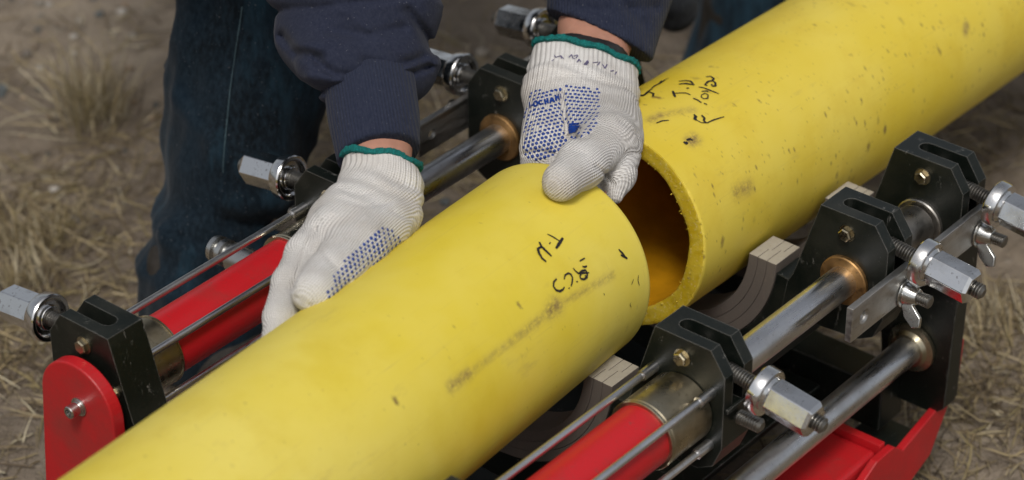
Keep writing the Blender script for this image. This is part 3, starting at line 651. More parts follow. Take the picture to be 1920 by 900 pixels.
# clamp inserts: three nested half shells in every clamp
def insert(i, lab):
    x = CX[i]; root = tag(empty('clamp_insert', (x, PCY, PCZ - .122)), lab, 'clamp insert', 'half-ring reducer inserts in the clamps')
    rs = [(.0948, .1040), (.1043, .1135), (.1138, .1235)]; jog = .0032; n = 56; xs = [x - .0185, x - .002, x + .0185]
    for q, (r0, r1) in enumerate(rs):
        vs = []; 
        j0 = jog * (q > 0); j1 = jog * (q < 2); xm = x - .002 + (.005 if q == 1 else 0)
        prof = [(x - .0185, r0), (xm + .0, r0), (xm + .0, r0 + j0), (x + .0185, r0 + j0), (x + .0185, r1 + j1), (x + .003 - .0, r1 + j1), (x + .003, r1), (x - .0185, r1)]
        if q == 0: prof = [(x - .0185, r0), (x + .0185, r0), (x + .0185, r1 + j1), (xm + .0, r1 + j1), (xm, r1), (x - .0185, r1)]
        else:
            xa = x - .002 if q == 1 else x + .003
            prof = [(x - .0185, r0), (xa + .0004, r0), (xa + .0004, r0 + j0), (x + .0185, r0 + j0), (x + .0185, r1 + j1)] + ([(x + .003 - .0001, r1 + j1), (x + .003 - .0001, r1)] if j1 else []) + [(x - .0185, r1)]
        A = np.linspace(math.pi + .012, 2 * math.pi - .012, n)
        for a in A:
            for (px, r) in prof: vs.append((px, PCY + r * math.cos(a), PCZ + r * math.sin(a)))
        k = len(prof); fs = [(a * k + j, a * k + (j + 1) % k, (a + 1) * k + (j + 1) % k, (a + 1) * k + j) for a in range(n - 1) for j in range(k)]
        fs += [list(range(k)), [(n - 1) * k + j for j in range(k)]]
        me = pd('shell', vs, fs); bm = bmesh.new(); bm.from_mesh(me); bmesh.ops.recalc_face_normals(bm, faces=bm.faces); bm.to_mesh(me); bm.free()
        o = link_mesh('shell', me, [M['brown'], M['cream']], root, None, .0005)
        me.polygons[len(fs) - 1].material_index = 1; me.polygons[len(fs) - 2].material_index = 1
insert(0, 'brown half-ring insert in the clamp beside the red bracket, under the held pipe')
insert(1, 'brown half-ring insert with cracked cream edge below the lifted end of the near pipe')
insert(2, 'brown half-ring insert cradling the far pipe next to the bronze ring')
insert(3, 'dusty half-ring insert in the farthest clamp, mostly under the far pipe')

# ---------------------------------------------------------------- pipes
def pipe(name, fr, sgn, length, mat, scuffs, label, cut_rough, Rr=.090):
    e, F3 = fr; Ri = Rr - .0165; e = Vector(e)
    us = [0., .0012] + list(np.arange(.004, .9, .003)) + list(np.linspace(.95, length, 12)); n = 192
    ths = np.linspace(0, 2 * math.pi, n, endpoint=False)
    prof = [(u, Rr - (.0012 if u == 0 else 0)) for u in us][::-1]      # outer, far end to cut end
    k_out = len(prof); prof += [(.0, Rr - .005), (.0, Rr - .009), (.0, Ri + .004), (.0, Ri + .0010), (.0008, Ri)]; k_cut = len(prof)
    prof += [(u, Ri) for u in (.01, .03, .08, .16, .3, .6, 1., length)]
    P_ = np.array(prof); U = np.repeat(P_[:, 0][:, None], n, 1); Q = np.repeat(P_[:, 1][:, None], n, 1)
    r = np.random.default_rng(5)
    if cut_rough:   # sawn end: wavy lip and a raised tongue of swarf on the upper left
        T = ths[None, :]
        jitter = .0008 * np.sin(3 * T + 1) + .0004 * np.sin(7 * T) + r.normal(0, .00012, (1, n))
        U[k_out - 1:k_cut] += jitter * np.array([.6] + [1] * (k_cut - k_out))[:, None] + r.normal(0, .00012, (k_cut - k_out + 1, n))
        Q[k_cut - 2:k_cut] += (.0005 * np.sin(9 * T + .5) + r.normal(0, .00018, (1, n)))
    else: U[k_out - 1:k_cut] += r.normal(0, .00012, (k_cut - k_out + 1, n))
    Q = Q * (1 + .0016 * np.sin(2 * ths + .7)[None])
    X_ = sgn * U; vs = np.stack([X_, Q * np.cos(ths)[None], Q * np.sin(ths)[None]], -1).reshape(-1, 3); kk = len(prof)
    fs = []; mi = []
    for j in range(kk - 1):
        for i in range(n):
            f = (j * n + i, j * n + (i + 1) % n, (j + 1) * n + (i + 1) % n, (j + 1) * n + i); fs.append(f if sgn > 0 else f[::-1]); mi.append(0 if j < k_out - 1 else (1 if j < k_cut - 1 else 2))
    for i in range(n):
        f = ((kk - 1) * n + i, (kk - 1) * n + (i + 1) % n, (i + 1) % n, i); fs.append(f if sgn > 0 else f[::-1]); mi.append(1)
    me = pd(name, vs, fs)
    uvl = me.uv_layers.new(name='UVMap'); uvs = np.zeros((len(me.loops), 2), np.float32); vi = np.zeros(len(me.loops), np.int32); me.loops.foreach_get('vertex_index', vi)
    uu = X_.ravel()[vi]; tt = np.tile(ths, kk)[vi].reshape(-1, 4).copy(); 
    wrap = (tt.max(1) - tt.min(1)) > 3; tt[wrap] = np.where(tt[wrap] < 1, tt[wrap] + 2 * math.pi, tt[wrap])
    uvs[:, 0] = uu; uvs[:, 1] = tt.ravel() * Rr; uvl.data.foreach_set('uv', uvs.ravel())
    sc = np.zeros(kk * n); UU = X_.ravel(); TT = np.tile(ths, kk)
    for (u0, t0, u1, t1, wd, st) in scuffs:
        t0 %= 2 * math.pi; t1 %= 2 * math.pi
        ax, ay, bx, by = u0, t0 * Rr, u1, t1 * Rr; dx, dy = bx - ax, by - ay; l2 = dx * dx + dy * dy + 1e-9
        px_, py_ = UU - ax, TT * Rr - ay; t = np.clip((px_ * dx + py_ * dy) / l2, 0, 1); dist = np.hypot(px_ - t * dx, py_ - t * dy)
        sc = np.maximum(sc, st * np.exp(-(dist / wd) ** 2))
    fattr(me, 'scuff', sc)
    o = link_mesh(name, me, [mat, M['cut'], M['bore']], None, 50); me.polygons.foreach_set('material_index', np.array(mi, np.int32)); me.update()
    F3 = np.array(F3); o.matrix_world = Matrix([[F3[0][k], F3[1][k], F3[2][k], e[k]] for k in range(3)] + [[0, 0, 0, 1]])
    return tag(o, label, 'pipe')
def ink_marks(parent, strokes, name='marker_writing', Rr=.0902):
    vs = []; fs = []
    for w, pts in strokes:
        pts = [p for p in pts if p]
        if len(pts) < 2: continue
        P2 = [(p[0], (p[1] % (2 * math.pi)) * Rr) for p in pts]; dense = []
        for a, b in zip(P2[:-1], P2[1:]):
            k = max(2, int(math.hypot(b[0] - a[0], b[1] - a[1]) / .0015))
            dense += [(a[0] + (b[0] - a[0]) * t / k, a[1] + (b[1] - a[1]) * t / k) for t in range(k)]
        dense.append(P2[-1]); nn = len(dense); b0 = len(vs); lift = random.uniform(.0003, .0005)
        for i, p in enumerate(dense):
            q = dense[min(i + 1, nn - 1)]; o_ = dense[max(i - 1, 0)]; dx, dy = q[0] - o_[0], q[1] - o_[1]; l = math.hypot(dx, dy) or 1
            ww = w * .5 * (.65 + .5 * math.sin(math.pi * (i + .6) / (nn + .2))) * random.uniform(.85, 1.1)
            for sg in (-1, 1):
                u, v = p[0] - sg * dy / l * ww, p[1] + sg * dx / l * ww; th = v / Rr; vs.append((u, (Rr + lift) * math.cos(th), (Rr + lift) * math.sin(th)))
        fs += [(b0 + 2 * i, b0 + 2 * i + 1, b0 + 2 * i + 3, b0 + 2 * i + 2) for i in range(nn - 1)]
    me = pd(name, vs, fs); o = bpy.data.objects.new(name, me); COL.objects.link(o); me.materials.append(M['ink']); o.parent = parent; return o
SCL = [[-0.0503,2.7009],[-0.1346,2.5926],[-0.1431,2.6007],[-0.1979,2.5994],[-0.2572,2.5875],[-0.2821,2.578]]; SCR = [[0.0419,2.067],[0.0339,1.652],[0.0487,1.6638],[0.0581,2.6927],[0.4701,2.6201],[0.0794,1.8039]]
def seg(a, b, w, s): return (a[0], a[1], b[0], b[1], w, s)
sl = [seg(SCL[0], SCL[1], .0030, .55), seg(SCL[1], SCL[2], .0055, 1.), seg(SCL[2], SCL[3], .0035, .62), seg(SCL[3], SCL[4], .0030, .5), seg(SCL[4], SCL[5], .0042, .85), seg(SCL[1], (SCL[1][0] + .004, SCL[1][1]), .007, .9)]
sr = [seg(SCR[0], (SCR[0][0] + .008, SCR[0][1]), .0055, 1.), seg(SCR[1], SCR[2], .0045, .8), seg(SCR[3], (SCR[3][0] + .02, SCR[3][1] + .03), .006, .7), seg(SCR[4], (SCR[4][0] + .006, SCR[4][1] - .05), .004, 1.), seg(SCR[2], SCR[5], .004, .5)]
pl = pipe('yellow_pipe', [[-0.0211,-0.0136,0.4206],[[0.98977,0.12197,-0.07398],[-0.12231,0.99249,0.0],[0.07343,0.00905,0.99726]]], -1, 1.6, M['pipe_l'], sl, 'near yellow plastic pipe held by both gloved hands, clean smooth end', False)
pr_ = pipe('yellow_pipe', [[0.0798,0.0027,0.3999],[[0.99714,0.03689,-0.06601],[-0.03697,0.99932,0.0],[0.06597,0.00244,0.99782]]], 1, 3.1, M['pipe_r'], sr, 'far golden yellow pipe with open rough-cut end and speckled dirt, lying in the rear clamps', True, .094)
pl['group'] = pr_['group'] = 'yellow gas pipes to be joined'
STL, STR = [[0.0022,[[-0.1043,2.0566],[-0.1065,2.1024],[-0.1064,2.1491],[-0.1057,2.2234]]],[0.0022,[[-0.1065,2.1024],[-0.1115,2.0975],[-0.1143,2.1337],[-0.1159,2.1883],[-0.1149,2.2338]]],[0.0028,[[-0.0965,2.1177],[-0.0963,2.1275]]],[0.0013,[[-0.0902,2.0432],[-0.0881,2.0917],[-0.0861,2.1554]]],[0.0024,[[-0.0803,2.155],[-0.086,2.1688],[-0.0953,2.1927]]],[0.0018,[[-0.1169,2.4061],[-0.1218,2.4128],[-0.1249,2.4407],[-0.1245,2.4829],[-0.1211,2.5109],[-0.1167,2.5159],[-0.1138,2.5062]]],[0.0016,[[-0.1095,2.4504],[-0.1057,2.4263],[-0.1012,2.4303],[-0.0991,2.4558],[-0.0999,2.4898],[-0.1038,2.5235],[-0.1062,2.5378]]],[0.0014,[[-0.1095,2.5345],[-0.1095,2.5451]]],[0.002,[[-0.0968,2.5326],[-0.0972,2.5443]]],[0.0015,[[-0.093,2.4213],[-0.0925,2.4517],[-0.0907,2.4883],[-0.0846,2.5143],[-0.0785,2.5429]]],[0.0017,[[-0.0907,2.4883],[-0.0856,2.4871],[-0.0812,2.5042],[-0.081,2.5323],[-0.0836,2.5619],[-0.0881,2.5603],[-0.0914,2.5383],[-0.0909,2.5144],[-0.0881,2.507]]],[0.0014,[[-0.0846,2.5356],[-0.0846,2.5678]]],[0.0015,[[-0.0824,2.4598],[-0.0799,2.4784],[-0.0772,2.4815]]],[0.0012,[[-0.0818,2.4075],[-0.078,2.4108],[-0.0743,2.4156]]],[0.0017,[[-0.0317,2.5399],[-0.0292,2.5979],[-0.0273,2.6551]]],[0.0017,[[-0.0324,2.5949],[-0.0292,2.6242],[-0.026,2.6616]]],[0.0008,[[-0.0175,2.8665],[-0.0196,2.9092],[-0.0185,2.963]]],[0.0006,[[-0.0257,2.8637],[-0.0302,2.8996]]],[0.0006,[[-0.0334,3.0607],[-0.0348,3.0754],[-0.0329,3.1105]]],[0.0006,[[-0.0706,2.7838],[-0.0699,2.8062]]]], [[0.0024,[[0.0763,1.2175],[0.0733,1.2733],[0.0792,1.2685],[0.0866,1.2461],[0.0925,1.2409]]],[0.002,[[0.0837,1.2744],[0.0804,1.3445],[0.0742,1.3835]]],[0.0022,[[0.0941,1.2223],[0.1017,1.2118],[0.1061,1.2256],[0.1141,1.185]]],[0.0022,[[0.1031,1.2283],[0.1121,1.2201],[0.1167,1.2123]]],[0.0012,[[0.1167,1.2123],[0.1196,1.2309]]],[0.0022,[[0.093,1.4703],[0.0885,1.5154],[0.0836,1.567]]],[0.0014,[[0.0891,1.5111],[0.0932,1.5513],[0.0965,1.591],[0.0968,1.6464]]],[0.0024,[[0.1061,1.5417],[0.105,1.5583]]],[0.0022,[[0.1086,1.4281],[0.1127,1.4758],[0.1145,1.5581]]],[0.0018,[[0.1144,1.3865],[0.1185,1.4341],[0.1193,1.4861],[0.1145,1.5581]]],[0.002,[[0.1354,1.5445],[0.139,1.5704],[0.1374,1.62],[0.1327,1.6338],[0.1292,1.6135],[0.1218,1.63],[0.1215,1.6558]]],[0.002,[[0.1327,1.6338],[0.1322,1.6722],[0.1275,1.7098],[0.1246,1.6979],[0.127,1.6655]]],[0.0016,[[0.1141,1.6119],[0.1163,1.6544],[0.1174,1.737],[0.1194,1.8081]]],[0.0014,[[0.1092,1.6795],[0.114,1.7092],[0.1128,1.7241]]],[0.0013,[[0.1043,1.7145],[0.1092,1.7182],[0.1094,1.7557],[0.1044,1.7853],[0.1006,1.7675],[0.101,1.7359],[0.1043,1.7145]]],[0.0016,[[0.0934,1.6966],[0.0942,1.7357],[0.0937,1.7922]]],[0.0014,[[0.0948,1.8106],[0.0958,1.8426]]],[0.0024,[[0.0726,1.8573],[0.0725,1.885],[0.0678,1.9008],[0.069,1.9259]]],[0.0022,[[0.0786,1.9058],[0.078,1.9456],[0.0744,1.9668],[0.0747,1.993]]],[0.0012,[[0.069,1.9259],[0.0703,1.9712],[0.0755,2.0008],[0.0849,2.0106],[0.0977,2.038]]],[0.0012,[[0.0331,1.7224],[0.0402,1.734],[0.0459,1.7685]]],[0.0026,[[0.0345,2.0356],[0.0349,2.0608],[0.0376,2.0602]]],[0.0018,[[0.0387,2.0361],[0.0435,2.047],[0.044,2.0722]]]]
for a, b in ((0, 5), (5, 14), (14, 20)): ink_marks(pl, STL[a:b])
for a, b in ((0, 5), (5, 10), (10, 20), (20, 23)): ink_marks(pr_, STR[a:b], Rr=.0942)
# swarf: curled shavings clinging to the sawn end
def swarf(parent, n, seed):
    r = random.Random(seed); vs = []; fs = []
    for _ in range(n):
        th = r.uniform(0, 6.28); rad = r.choice((.0780, .0935, r.uniform(.078, .093))); p = Vector((-.0005, rad * math.cos(th), rad * math.sin(th)))
        d = Vector((-r.uniform(.2, 1), r.uniform(-1, 1), r.uniform(-1, 1))).normalized(); side = d.cross(Vector((r.uniform(-1, 1), r.uniform(-1, 1), r.uniform(-1, 1)))).normalized() * r.uniform(.00015, .0004)
        b0 = len(vs)
        for i in range(5): vs += [p - side, p + side]; d = (d + side.normalized().cross(d) * .5).normalized(); p = p + d * r.uniform(.0003, .0009)
        fs += [(b0 + 2 * i, b0 + 2 * i + 1, b0 + 2 * i + 3, b0 + 2 * i + 2) for i in range(4)]
    o = bpy.data.objects.new('swarf', pd('swarf', vs, fs)); COL.objects.link(o); o.data.materials.append(M['cut']); o.parent = parent; return o
swarf(pr_, 170, 3)

# ---------------------------------------------------------------- the worker
GA, GB = [[[-0.1395,0.0856,0.5287,0.0265],[-0.152,0.0721,0.5186,0.028],0.012,1],[[-0.1289,0.0786,0.5203,0.0265],[-0.1452,0.0639,0.5145,0.0265],0.012,1],[[-0.1452,0.0639,0.5145,0.0265],[-0.1563,0.0458,0.5047,0.0195],0.012,0],[[-0.152,0.0721,0.5186,0.029],[-0.1893,0.0641,0.5135,0.029],0.014,0],[[-0.17,0.0629,0.5182,0.026],[-0.2171,0.0557,0.5205,0.0225],0.01,0],[[-0.1558,0.0759,0.5088,0.024],[-0.2029,0.0725,0.5103,0.021],0.01,0],[[-0.1408,0.0869,0.4972,0.022],[-0.1865,0.0846,0.4974,0.019],0.01,0],[[-0.1306,0.0934,0.4872,0.02],[-0.1712,0.0921,0.4843,0.017],0.01,0],[[-0.1618,0.0447,0.5113,0.024],[-0.22,0.0306,0.5171,0.024],0.01,0],[[-0.22,0.0306,0.5171,0.0225],[-0.262,0.0182,0.5187,0.0185],0.006,0],[[-0.262,0.0182,0.5187,0.0185],[-0.2903,0.0109,0.5196,0.0165],0.006,0],[[-0.2171,0.0592,0.5161,0.0205],[-0.2486,0.056,0.5132,0.0165],0.004,0],[[-0.2486,0.056,0.5132,0.0165],[-0.277,0.0464,0.5057,0.015],0.004,0],[[-0.277,0.0464,0.5057,0.015],[-0.3082,0.0314,0.4937,0.0125],0.004,0],[[-0.3082,0.0314,0.4937,0.0125],[-0.3256,0.0198,0.4882,0.011],0.004,0],[[-0.2044,0.0753,0.5074,0.018],[-0.2332,0.0739,0.4996,0.0155],0.003,0],[[-0.2332,0.0739,0.4996,0.0155],[-0.2592,0.064,0.4892,0.014],0.003,0],[[-0.2592,0.064,0.4892,0.014],[-0.2897,0.0435,0.4787,0.0125],0.003,0],[[-0.1873,0.0858,0.4948,0.017],[-0.2142,0.0849,0.483,0.0145],0.003,0],[[-0.2142,0.0849,0.483,0.0145],[-0.2392,0.0767,0.4737,0.0135],0.003,0],[[-0.2392,0.0767,0.4737,0.0135],[-0.2695,0.0574,0.4671,0.012],0.003,0],[[-0.1717,0.0917,0.4822,0.015],[-0.1952,0.0914,0.4683,0.013],0.003,0],[[-0.1952,0.0914,0.4683,0.013],[-0.2189,0.0847,0.4599,0.012],0.003,0],[[-0.2189,0.0847,0.4599,0.012],[-0.25,0.0664,0.4581,0.011],0.003,0]], [[[0.1165,0.0961,0.5204,0.0235],[0.0801,0.0707,0.5085,0.0255],0.012,1],[[0.1425,0.0873,0.5156,0.028],[0.1,0.0569,0.5047,0.028],0.014,1],[[0.159,0.0701,0.5049,0.0235],[0.1213,0.0411,0.4984,0.0235],0.014,1],[[0.0777,0.0711,0.5094,0.0245],[0.0152,0.0315,0.4969,0.0175],0.01,0],[[0.094,0.0581,0.5069,0.026],[0.0291,0.0207,0.4945,0.018],0.01,0],[[0.1032,0.0477,0.504,0.027],[0.0453,0.0072,0.5,0.024],0.012,0],[[0.1244,0.0405,0.4972,0.0215],[0.0714,-0.0046,0.5004,0.0195],0.012,0],[[0.0152,0.0315,0.4969,0.017],[0.0086,0.0308,0.4819,0.0145],0.004,0],[[0.0086,0.0308,0.4819,0.0145],[0.0089,0.028,0.4617,0.012],0.004,0],[[0.0291,0.0207,0.4945,0.017],[0.0108,0.0062,0.485,0.015],0.004,0],[[0.0108,0.0062,0.485,0.015],[0.008,-0.0014,0.4657,0.013],0.004,0],[[0.037,0.0047,0.4995,0.0175],[0.0138,-0.0175,0.4927,0.015],0.004,0],[[0.0138,-0.0175,0.4927,0.015],[-0.0005,-0.0334,0.477,0.013],0.004,0],[[0.0923,0.0189,0.5007,0.0255],[0.0362,-0.0183,0.5122,0.0225],0.007,0],[[0.0362,-0.0183,0.5122,0.0225],[-0.0171,-0.0344,0.5203,0.02],0.007,0],[[-0.0171,-0.0344,0.5203,0.02],[-0.053,-0.0416,0.5253,0.017],0.007,0],[[0.0988,0.0126,0.4895,0.0135],[0.0533,-0.0252,0.4996,0.0115],0.01,0],[[0.0487,-0.023,0.5009,0.0165],[0.0231,-0.0422,0.4941,0.0155],0.005,0],[[0.0231,-0.0422,0.4941,0.0155],[0.0089,-0.0499,0.4852,0.009],0.005,0]]
WA, WB = [[[-0.057,0.1619,0.5694,0.026],[-0.1181,0.1037,0.5403,0.0195],0.01,0],[[-0.1181,0.1037,0.5403,0.0195],[-0.1321,0.0904,0.5325,0.0195],0.01,0],[[-0.1321,0.0904,0.5325,0.0195],[-0.151,0.0673,0.515,0.02],0.01,0],[[-0.045,0.1595,0.565,0.026],[-0.1058,0.0997,0.5361,0.0195],0.01,0],[[-0.1058,0.0997,0.5361,0.0195],[-0.1176,0.0872,0.527,0.0195],0.01,0]], [[[0.2533,0.1312,0.5416,0.028],[0.1715,0.1101,0.5224,0.0215],0.01,0],[[0.1715,0.1101,0.5224,0.0215],[0.1309,0.0872,0.5152,0.019],0.01,0],[[0.1309,0.0872,0.5152,0.019],[0.1018,0.0653,0.5036,0.018],0.01,0],[[0.2668,0.1291,0.537,0.028],[0.1807,0.0901,0.5146,0.0215],0.01,0],[[0.1807,0.0901,0.5146,0.0215],[0.1393,0.0688,0.51,0.019],0.01,0],[[0.1393,0.0688,0.51,0.019],[0.1138,0.0512,0.5034,0.018],0.01,0]]
SA, SB, CA = [[[-0.0276,0.2207,0.7219,0.064],[-0.0194,0.2182,0.6362,0.064],0.02,0],[[-0.0194,0.2182,0.6362,0.064],[-0.0353,0.1982,0.5986,0.062],0.02,0],[[-0.0353,0.1982,0.5986,0.062],[-0.0496,0.1717,0.577,0.057],0.02,0],[[-0.0685,0.1914,0.5894,0.032],[-0.1006,0.1683,0.5832,0.025],0.02,0],[[-0.0052,0.1805,0.577,0.036],[-0.0246,0.1507,0.5605,0.0275],0.02,0],[[-0.0938,0.1582,0.5773,0.026],[-0.0398,0.1476,0.5578,0.026],0.02,0]], [[[0.2873,0.1435,0.6001,0.05],[0.2375,0.1272,0.5491,0.044],0.018,0],[[0.2375,0.1272,0.5491,0.044],[0.1746,0.0912,0.5087,0.036],0.018,0],[[0.2697,0.1222,0.5381,0.036],[0.1912,0.0785,0.4979,0.0255],0.018,0],[[0.2033,0.1326,0.5609,0.034],[0.1677,0.1151,0.5276,0.0265],0.018,0]], [[[-0.0919,0.1404,0.5616,0.0305],[-0.1311,0.0947,0.5344,0.0285],0.014,0],[[-0.0678,0.1396,0.5564,0.0305],[-0.1129,0.0947,0.5311,0.0285],0.014,0]]
JA, JB = [[[0.0955,0.42,0.6197,0.078],[0.0797,0.42,0.5171,0.074],[0.0608,0.42,0.4349,0.074],[0.0457,0.42,0.378,0.073],[0.0268,0.42,0.3129,0.069],[0.0214,0.42,0.2812,0.056],[-0.0002,0.42,0.2493,0.066],[-0.0085,0.42,0.2023,0.068],[-0.0219,0.42,0.1749,0.06]]][0], [[[0.8359,0.33,0.3087,0.085],[0.8057,0.33,0.2328,0.085],[0.7852,0.33,0.1862,0.08],[0.7669,0.33,0.1243,0.074],[0.7672,0.33,0.0529,0.066]]][0]
HIPA, HIPB = [.26, .74, .90, .10], [.46, .76, .90, .10]
KNB = [.80, .46, .56, .085]
def chain(pts, k=.02, sc=1., add=0.): return [[p[:3] + [p[3] * sc + add], q[:3] + [q[3] * sc + add], k, 0] for p, q in zip(pts[:-1], pts[1:])]
legA = [HIPA] + JA; legB = [HIPB, KNB] + JB
ANA = JA[-1][:3]; ANB = JB[-1][:3]
torso = [[.37, .77, .95, .15], [.26, .66, 1.07, .14], [.09, .49, 1.19, .145]]
shA, shB = [-.10, .50, 1.19, .065], [.26, .38, 1.20, .065]
armA = [shA, [-.15, .33, .93, .055], SA[0][0][:3] + [.05], SA[1][1][:3] + [.042], SA[2][1][:3] + [.037]]
armB = [shB, [.33, .30, .90, .052], SB[0][0][:3] + [.045], SB[1][0][:3] + [.038], WB[0][0][:3] + [.036]]
head_c = np.array([-.06, .26, 1.31]); fdir = np.array([-.45, -.72, -.53]); fdir /= np.linalg.norm(fdir); updir = np.array([-.30, -.45, .84]); updir -= fdir * (updir @ fdir); updir /= np.linalg.norm(updir); rt = np.cross(fdir, updir)
def hp(f, u, s): return (head_c + fdir * f + updir * u + rt * s).tolist()
def body():
    P_ = chain(torso, .06) + chain([shA, torso[2], shB], .05, .95) + chain([torso[2][:3] + [.07], hp(-.03, -.09, 0) + [.055]], .03)
    P_ += [[hp(-.02, .035, 0) + [.088], hp(.015, .0, 0) + [.082], .03, 0], [hp(.03, -.02, 0) + [.062], hp(.055, -.085, 0) + [.038], .03, 0],
           [hp(.090, .02, 0) + [.010], hp(.112, -.022, 0) + [.013], .012, 0], [hp(.085, -.062, -.02) + [.008], hp(.085, -.062, .02) + [.008], .008, 0],
           [hp(.078, .035, -.045) + [.012], hp(.088, .035, .045) + [.012], .02, 0],
           [hp(-.01, .02, -.084) + [.012], hp(.0, -.03, -.080) + [.010], .008, 0], [hp(-.01, .02, .084) + [.012], hp(.0, -.03, .080) + [.010], .008, 0]]
    P_ += chain(armA, .03, .85) + chain(armB, .03, .85) + [w for w in WA] + [w for w in WB] + chain([armA[-1][:3] + [.033], WA[0][0]], .02) + chain([armB[-1][:3] + [.033], WB[0][0]], .02)
    P_ += chain(legA, .03, .58) + chain(legB, .03, .58)
    for A_, dx in ((ANA, -.03), (ANB, .02)):
        P_ += chain([A_ + [.042], [A_[0], A_[1], GZ + .07, .04], [A_[0] + dx, A_[1] - .15, GZ + .045, .030]], .02)
    hands = [[a[:3] + [a[3] * .70], b[:3] + [b[3] * .70], k * .6, t] for a, b, k, t in GA + GB]
    lo, hi = bounds(P_, .03); f = Field(lo, hi, .0065)
    f.prims(P_); f.prims(hands)
    me, _ = f.mesh('person'); return me
person = link_mesh('person', body(), M['skin'], None, True)
tag(person, 'worker in navy jacket, dark jeans and white dotted gloves bending over the pipe ends', 'person')
# hair
lo = head_c - .15; f = Field(lo, head_c + .15, .005); f.cap(hp(-.025, .042, 0), .094, hp(0, .01, 0), .089, .02)
f.plane(head_c + fdir * .055 + updir * .03, fdir * .8 - updir * .6); f.displace(waves(31, 220, .0012)); me, _ = f.mesh('hair'); link_mesh('hair', me, M['hair'], person, True)
for sg in (-1, 1):
    ec_ = Vector(hp(.070, .010, sg * .033)); link_mesh('eye', lathe('eye', ec_ - Vector(fdir) * .012, fdir, [(.012 - .012 * math.cos(a), .012 * math.sin(a) + .0001) for a in np.linspace(0, math.pi, 12)], 16), M['boot'], person, True)

def knit_attrs(me, vs, pl):
    D = []; S = []; Rw = []; T = []; o0 = np.array(pl[0][0][:3])
    for a, b, k, t in pl:
        A_, B_ = np.array(a[:3]), np.array(b[:3]); ab = B_ - A_; l = np.linalg.norm(ab); d = ab / l
        tt = np.clip((vs - A_) @ ab / l ** 2, 0, 1); D.append(np.linalg.norm(vs - A_ - tt[:, None] * ab, axis=1) - (a[3] + (b[3] - a[3]) * tt))
        lat = np.cross(VDIR, d); lat /= np.linalg.norm(lat); S.append((vs - o0) @ lat); Rw.append((vs - o0) @ d); T.append(np.full(len(vs), float(t)))
    D, S, Rw, T = map(np.array, (D, S, Rw, T)); w = np.exp(-(D - D.min(0)) / .005); w /= w.sum(0)
    fattr(me, 'knit', (w * S).sum(0)); fattr(me, 'rows', (w * Rw).sum(0)); w2 = np.exp(-(D - D.min(0)) / .003); w2 /= w2.sum(0); fattr(me, 'rib', (w2 * T).sum(0))
def glove(name, pl, rim, seed, label):
    lo, hi = bounds(pl, .012); f = Field(lo, hi, .0016); f.prims(pl); f.displace(grooves('GA' if seed == 3 else 'GB'))
    c, c2 = np.array(rim[0]), np.array(rim[1]); up = c - c2; up /= np.linalg.norm(up)
    lat = np.cross(VDIR, up); lat /= np.linalg.norm(lat)
    wob = lambda x, y, z: .0012 * np.sin(((x - c[0]) * lat[0] + (y - c[1]) * lat[1] + (z - c[2]) * lat[2]) * 190 + seed)
    f.displace(waves(seed, 130, .0008, 8)); f.displace(waves(seed + 1, 45, .0016, 6))
    # loose folds where the cuff meets the palm
    f.displace(lambda x, y, z: -.0009 * np.sin(((x - c[0]) * up[0] + (y - c[1]) * up[1] + (z - c[2]) * up[2]) * 420 + 3 * np.sin(((x - c[0]) * lat[0] + (y - c[1]) * lat[1]) * 60)) * np.exp(-((((x - c[0]) * up[0] + (y - c[1]) * up[1] + (z - c[2]) * up[2]) + .034) / .014) ** 2))
    f.plane(c, up, wob)
    me, vs = f.mesh('glove'); knit_attrs(me, vs, pl)
    g = link_mesh('glove', me, M['glove'], person, True); g['label'] = label
    cuff = [p for p in pl if p[3] == 1]; ext = [[(np.array(a[:3]) + up * .012).tolist() + [a[3]], b, k, t] for a, b, k, t in cuff]
    lo, hi = bounds(ext, .01); f = Field(lo, hi, .0014); f.prims(ext, .0016); f.plane(c + up * .0022, up, wob); f.plane(c - up * .0032, -up, lambda x, y, z: -wob(x, y, z)); f.displace(waves(seed + 5, 900, .0005, 9))
    me2, _ = f.mesh('edging'); link_mesh('cuff_edging', me2, M['teal'], g, True)
    g2 = bpy.data.meshes.new('bvh'); bvh = BVHTree.FromPolygons([tuple(v) for v in vs], [tuple(p.vertices) for p in me.polygons])
    return g, bvh, c, up
def inpoly(x, y, P_):
    c = False; n = len(P_)
    for i in range(n):
        x1, y1 = P_[i]; x2, y2 = P_[i - 1]
        if (y1 > y) != (y2 > y) and x < (x2 - x1) * (y - y1) / (y2 - y1) + x1: c = not c
    return c
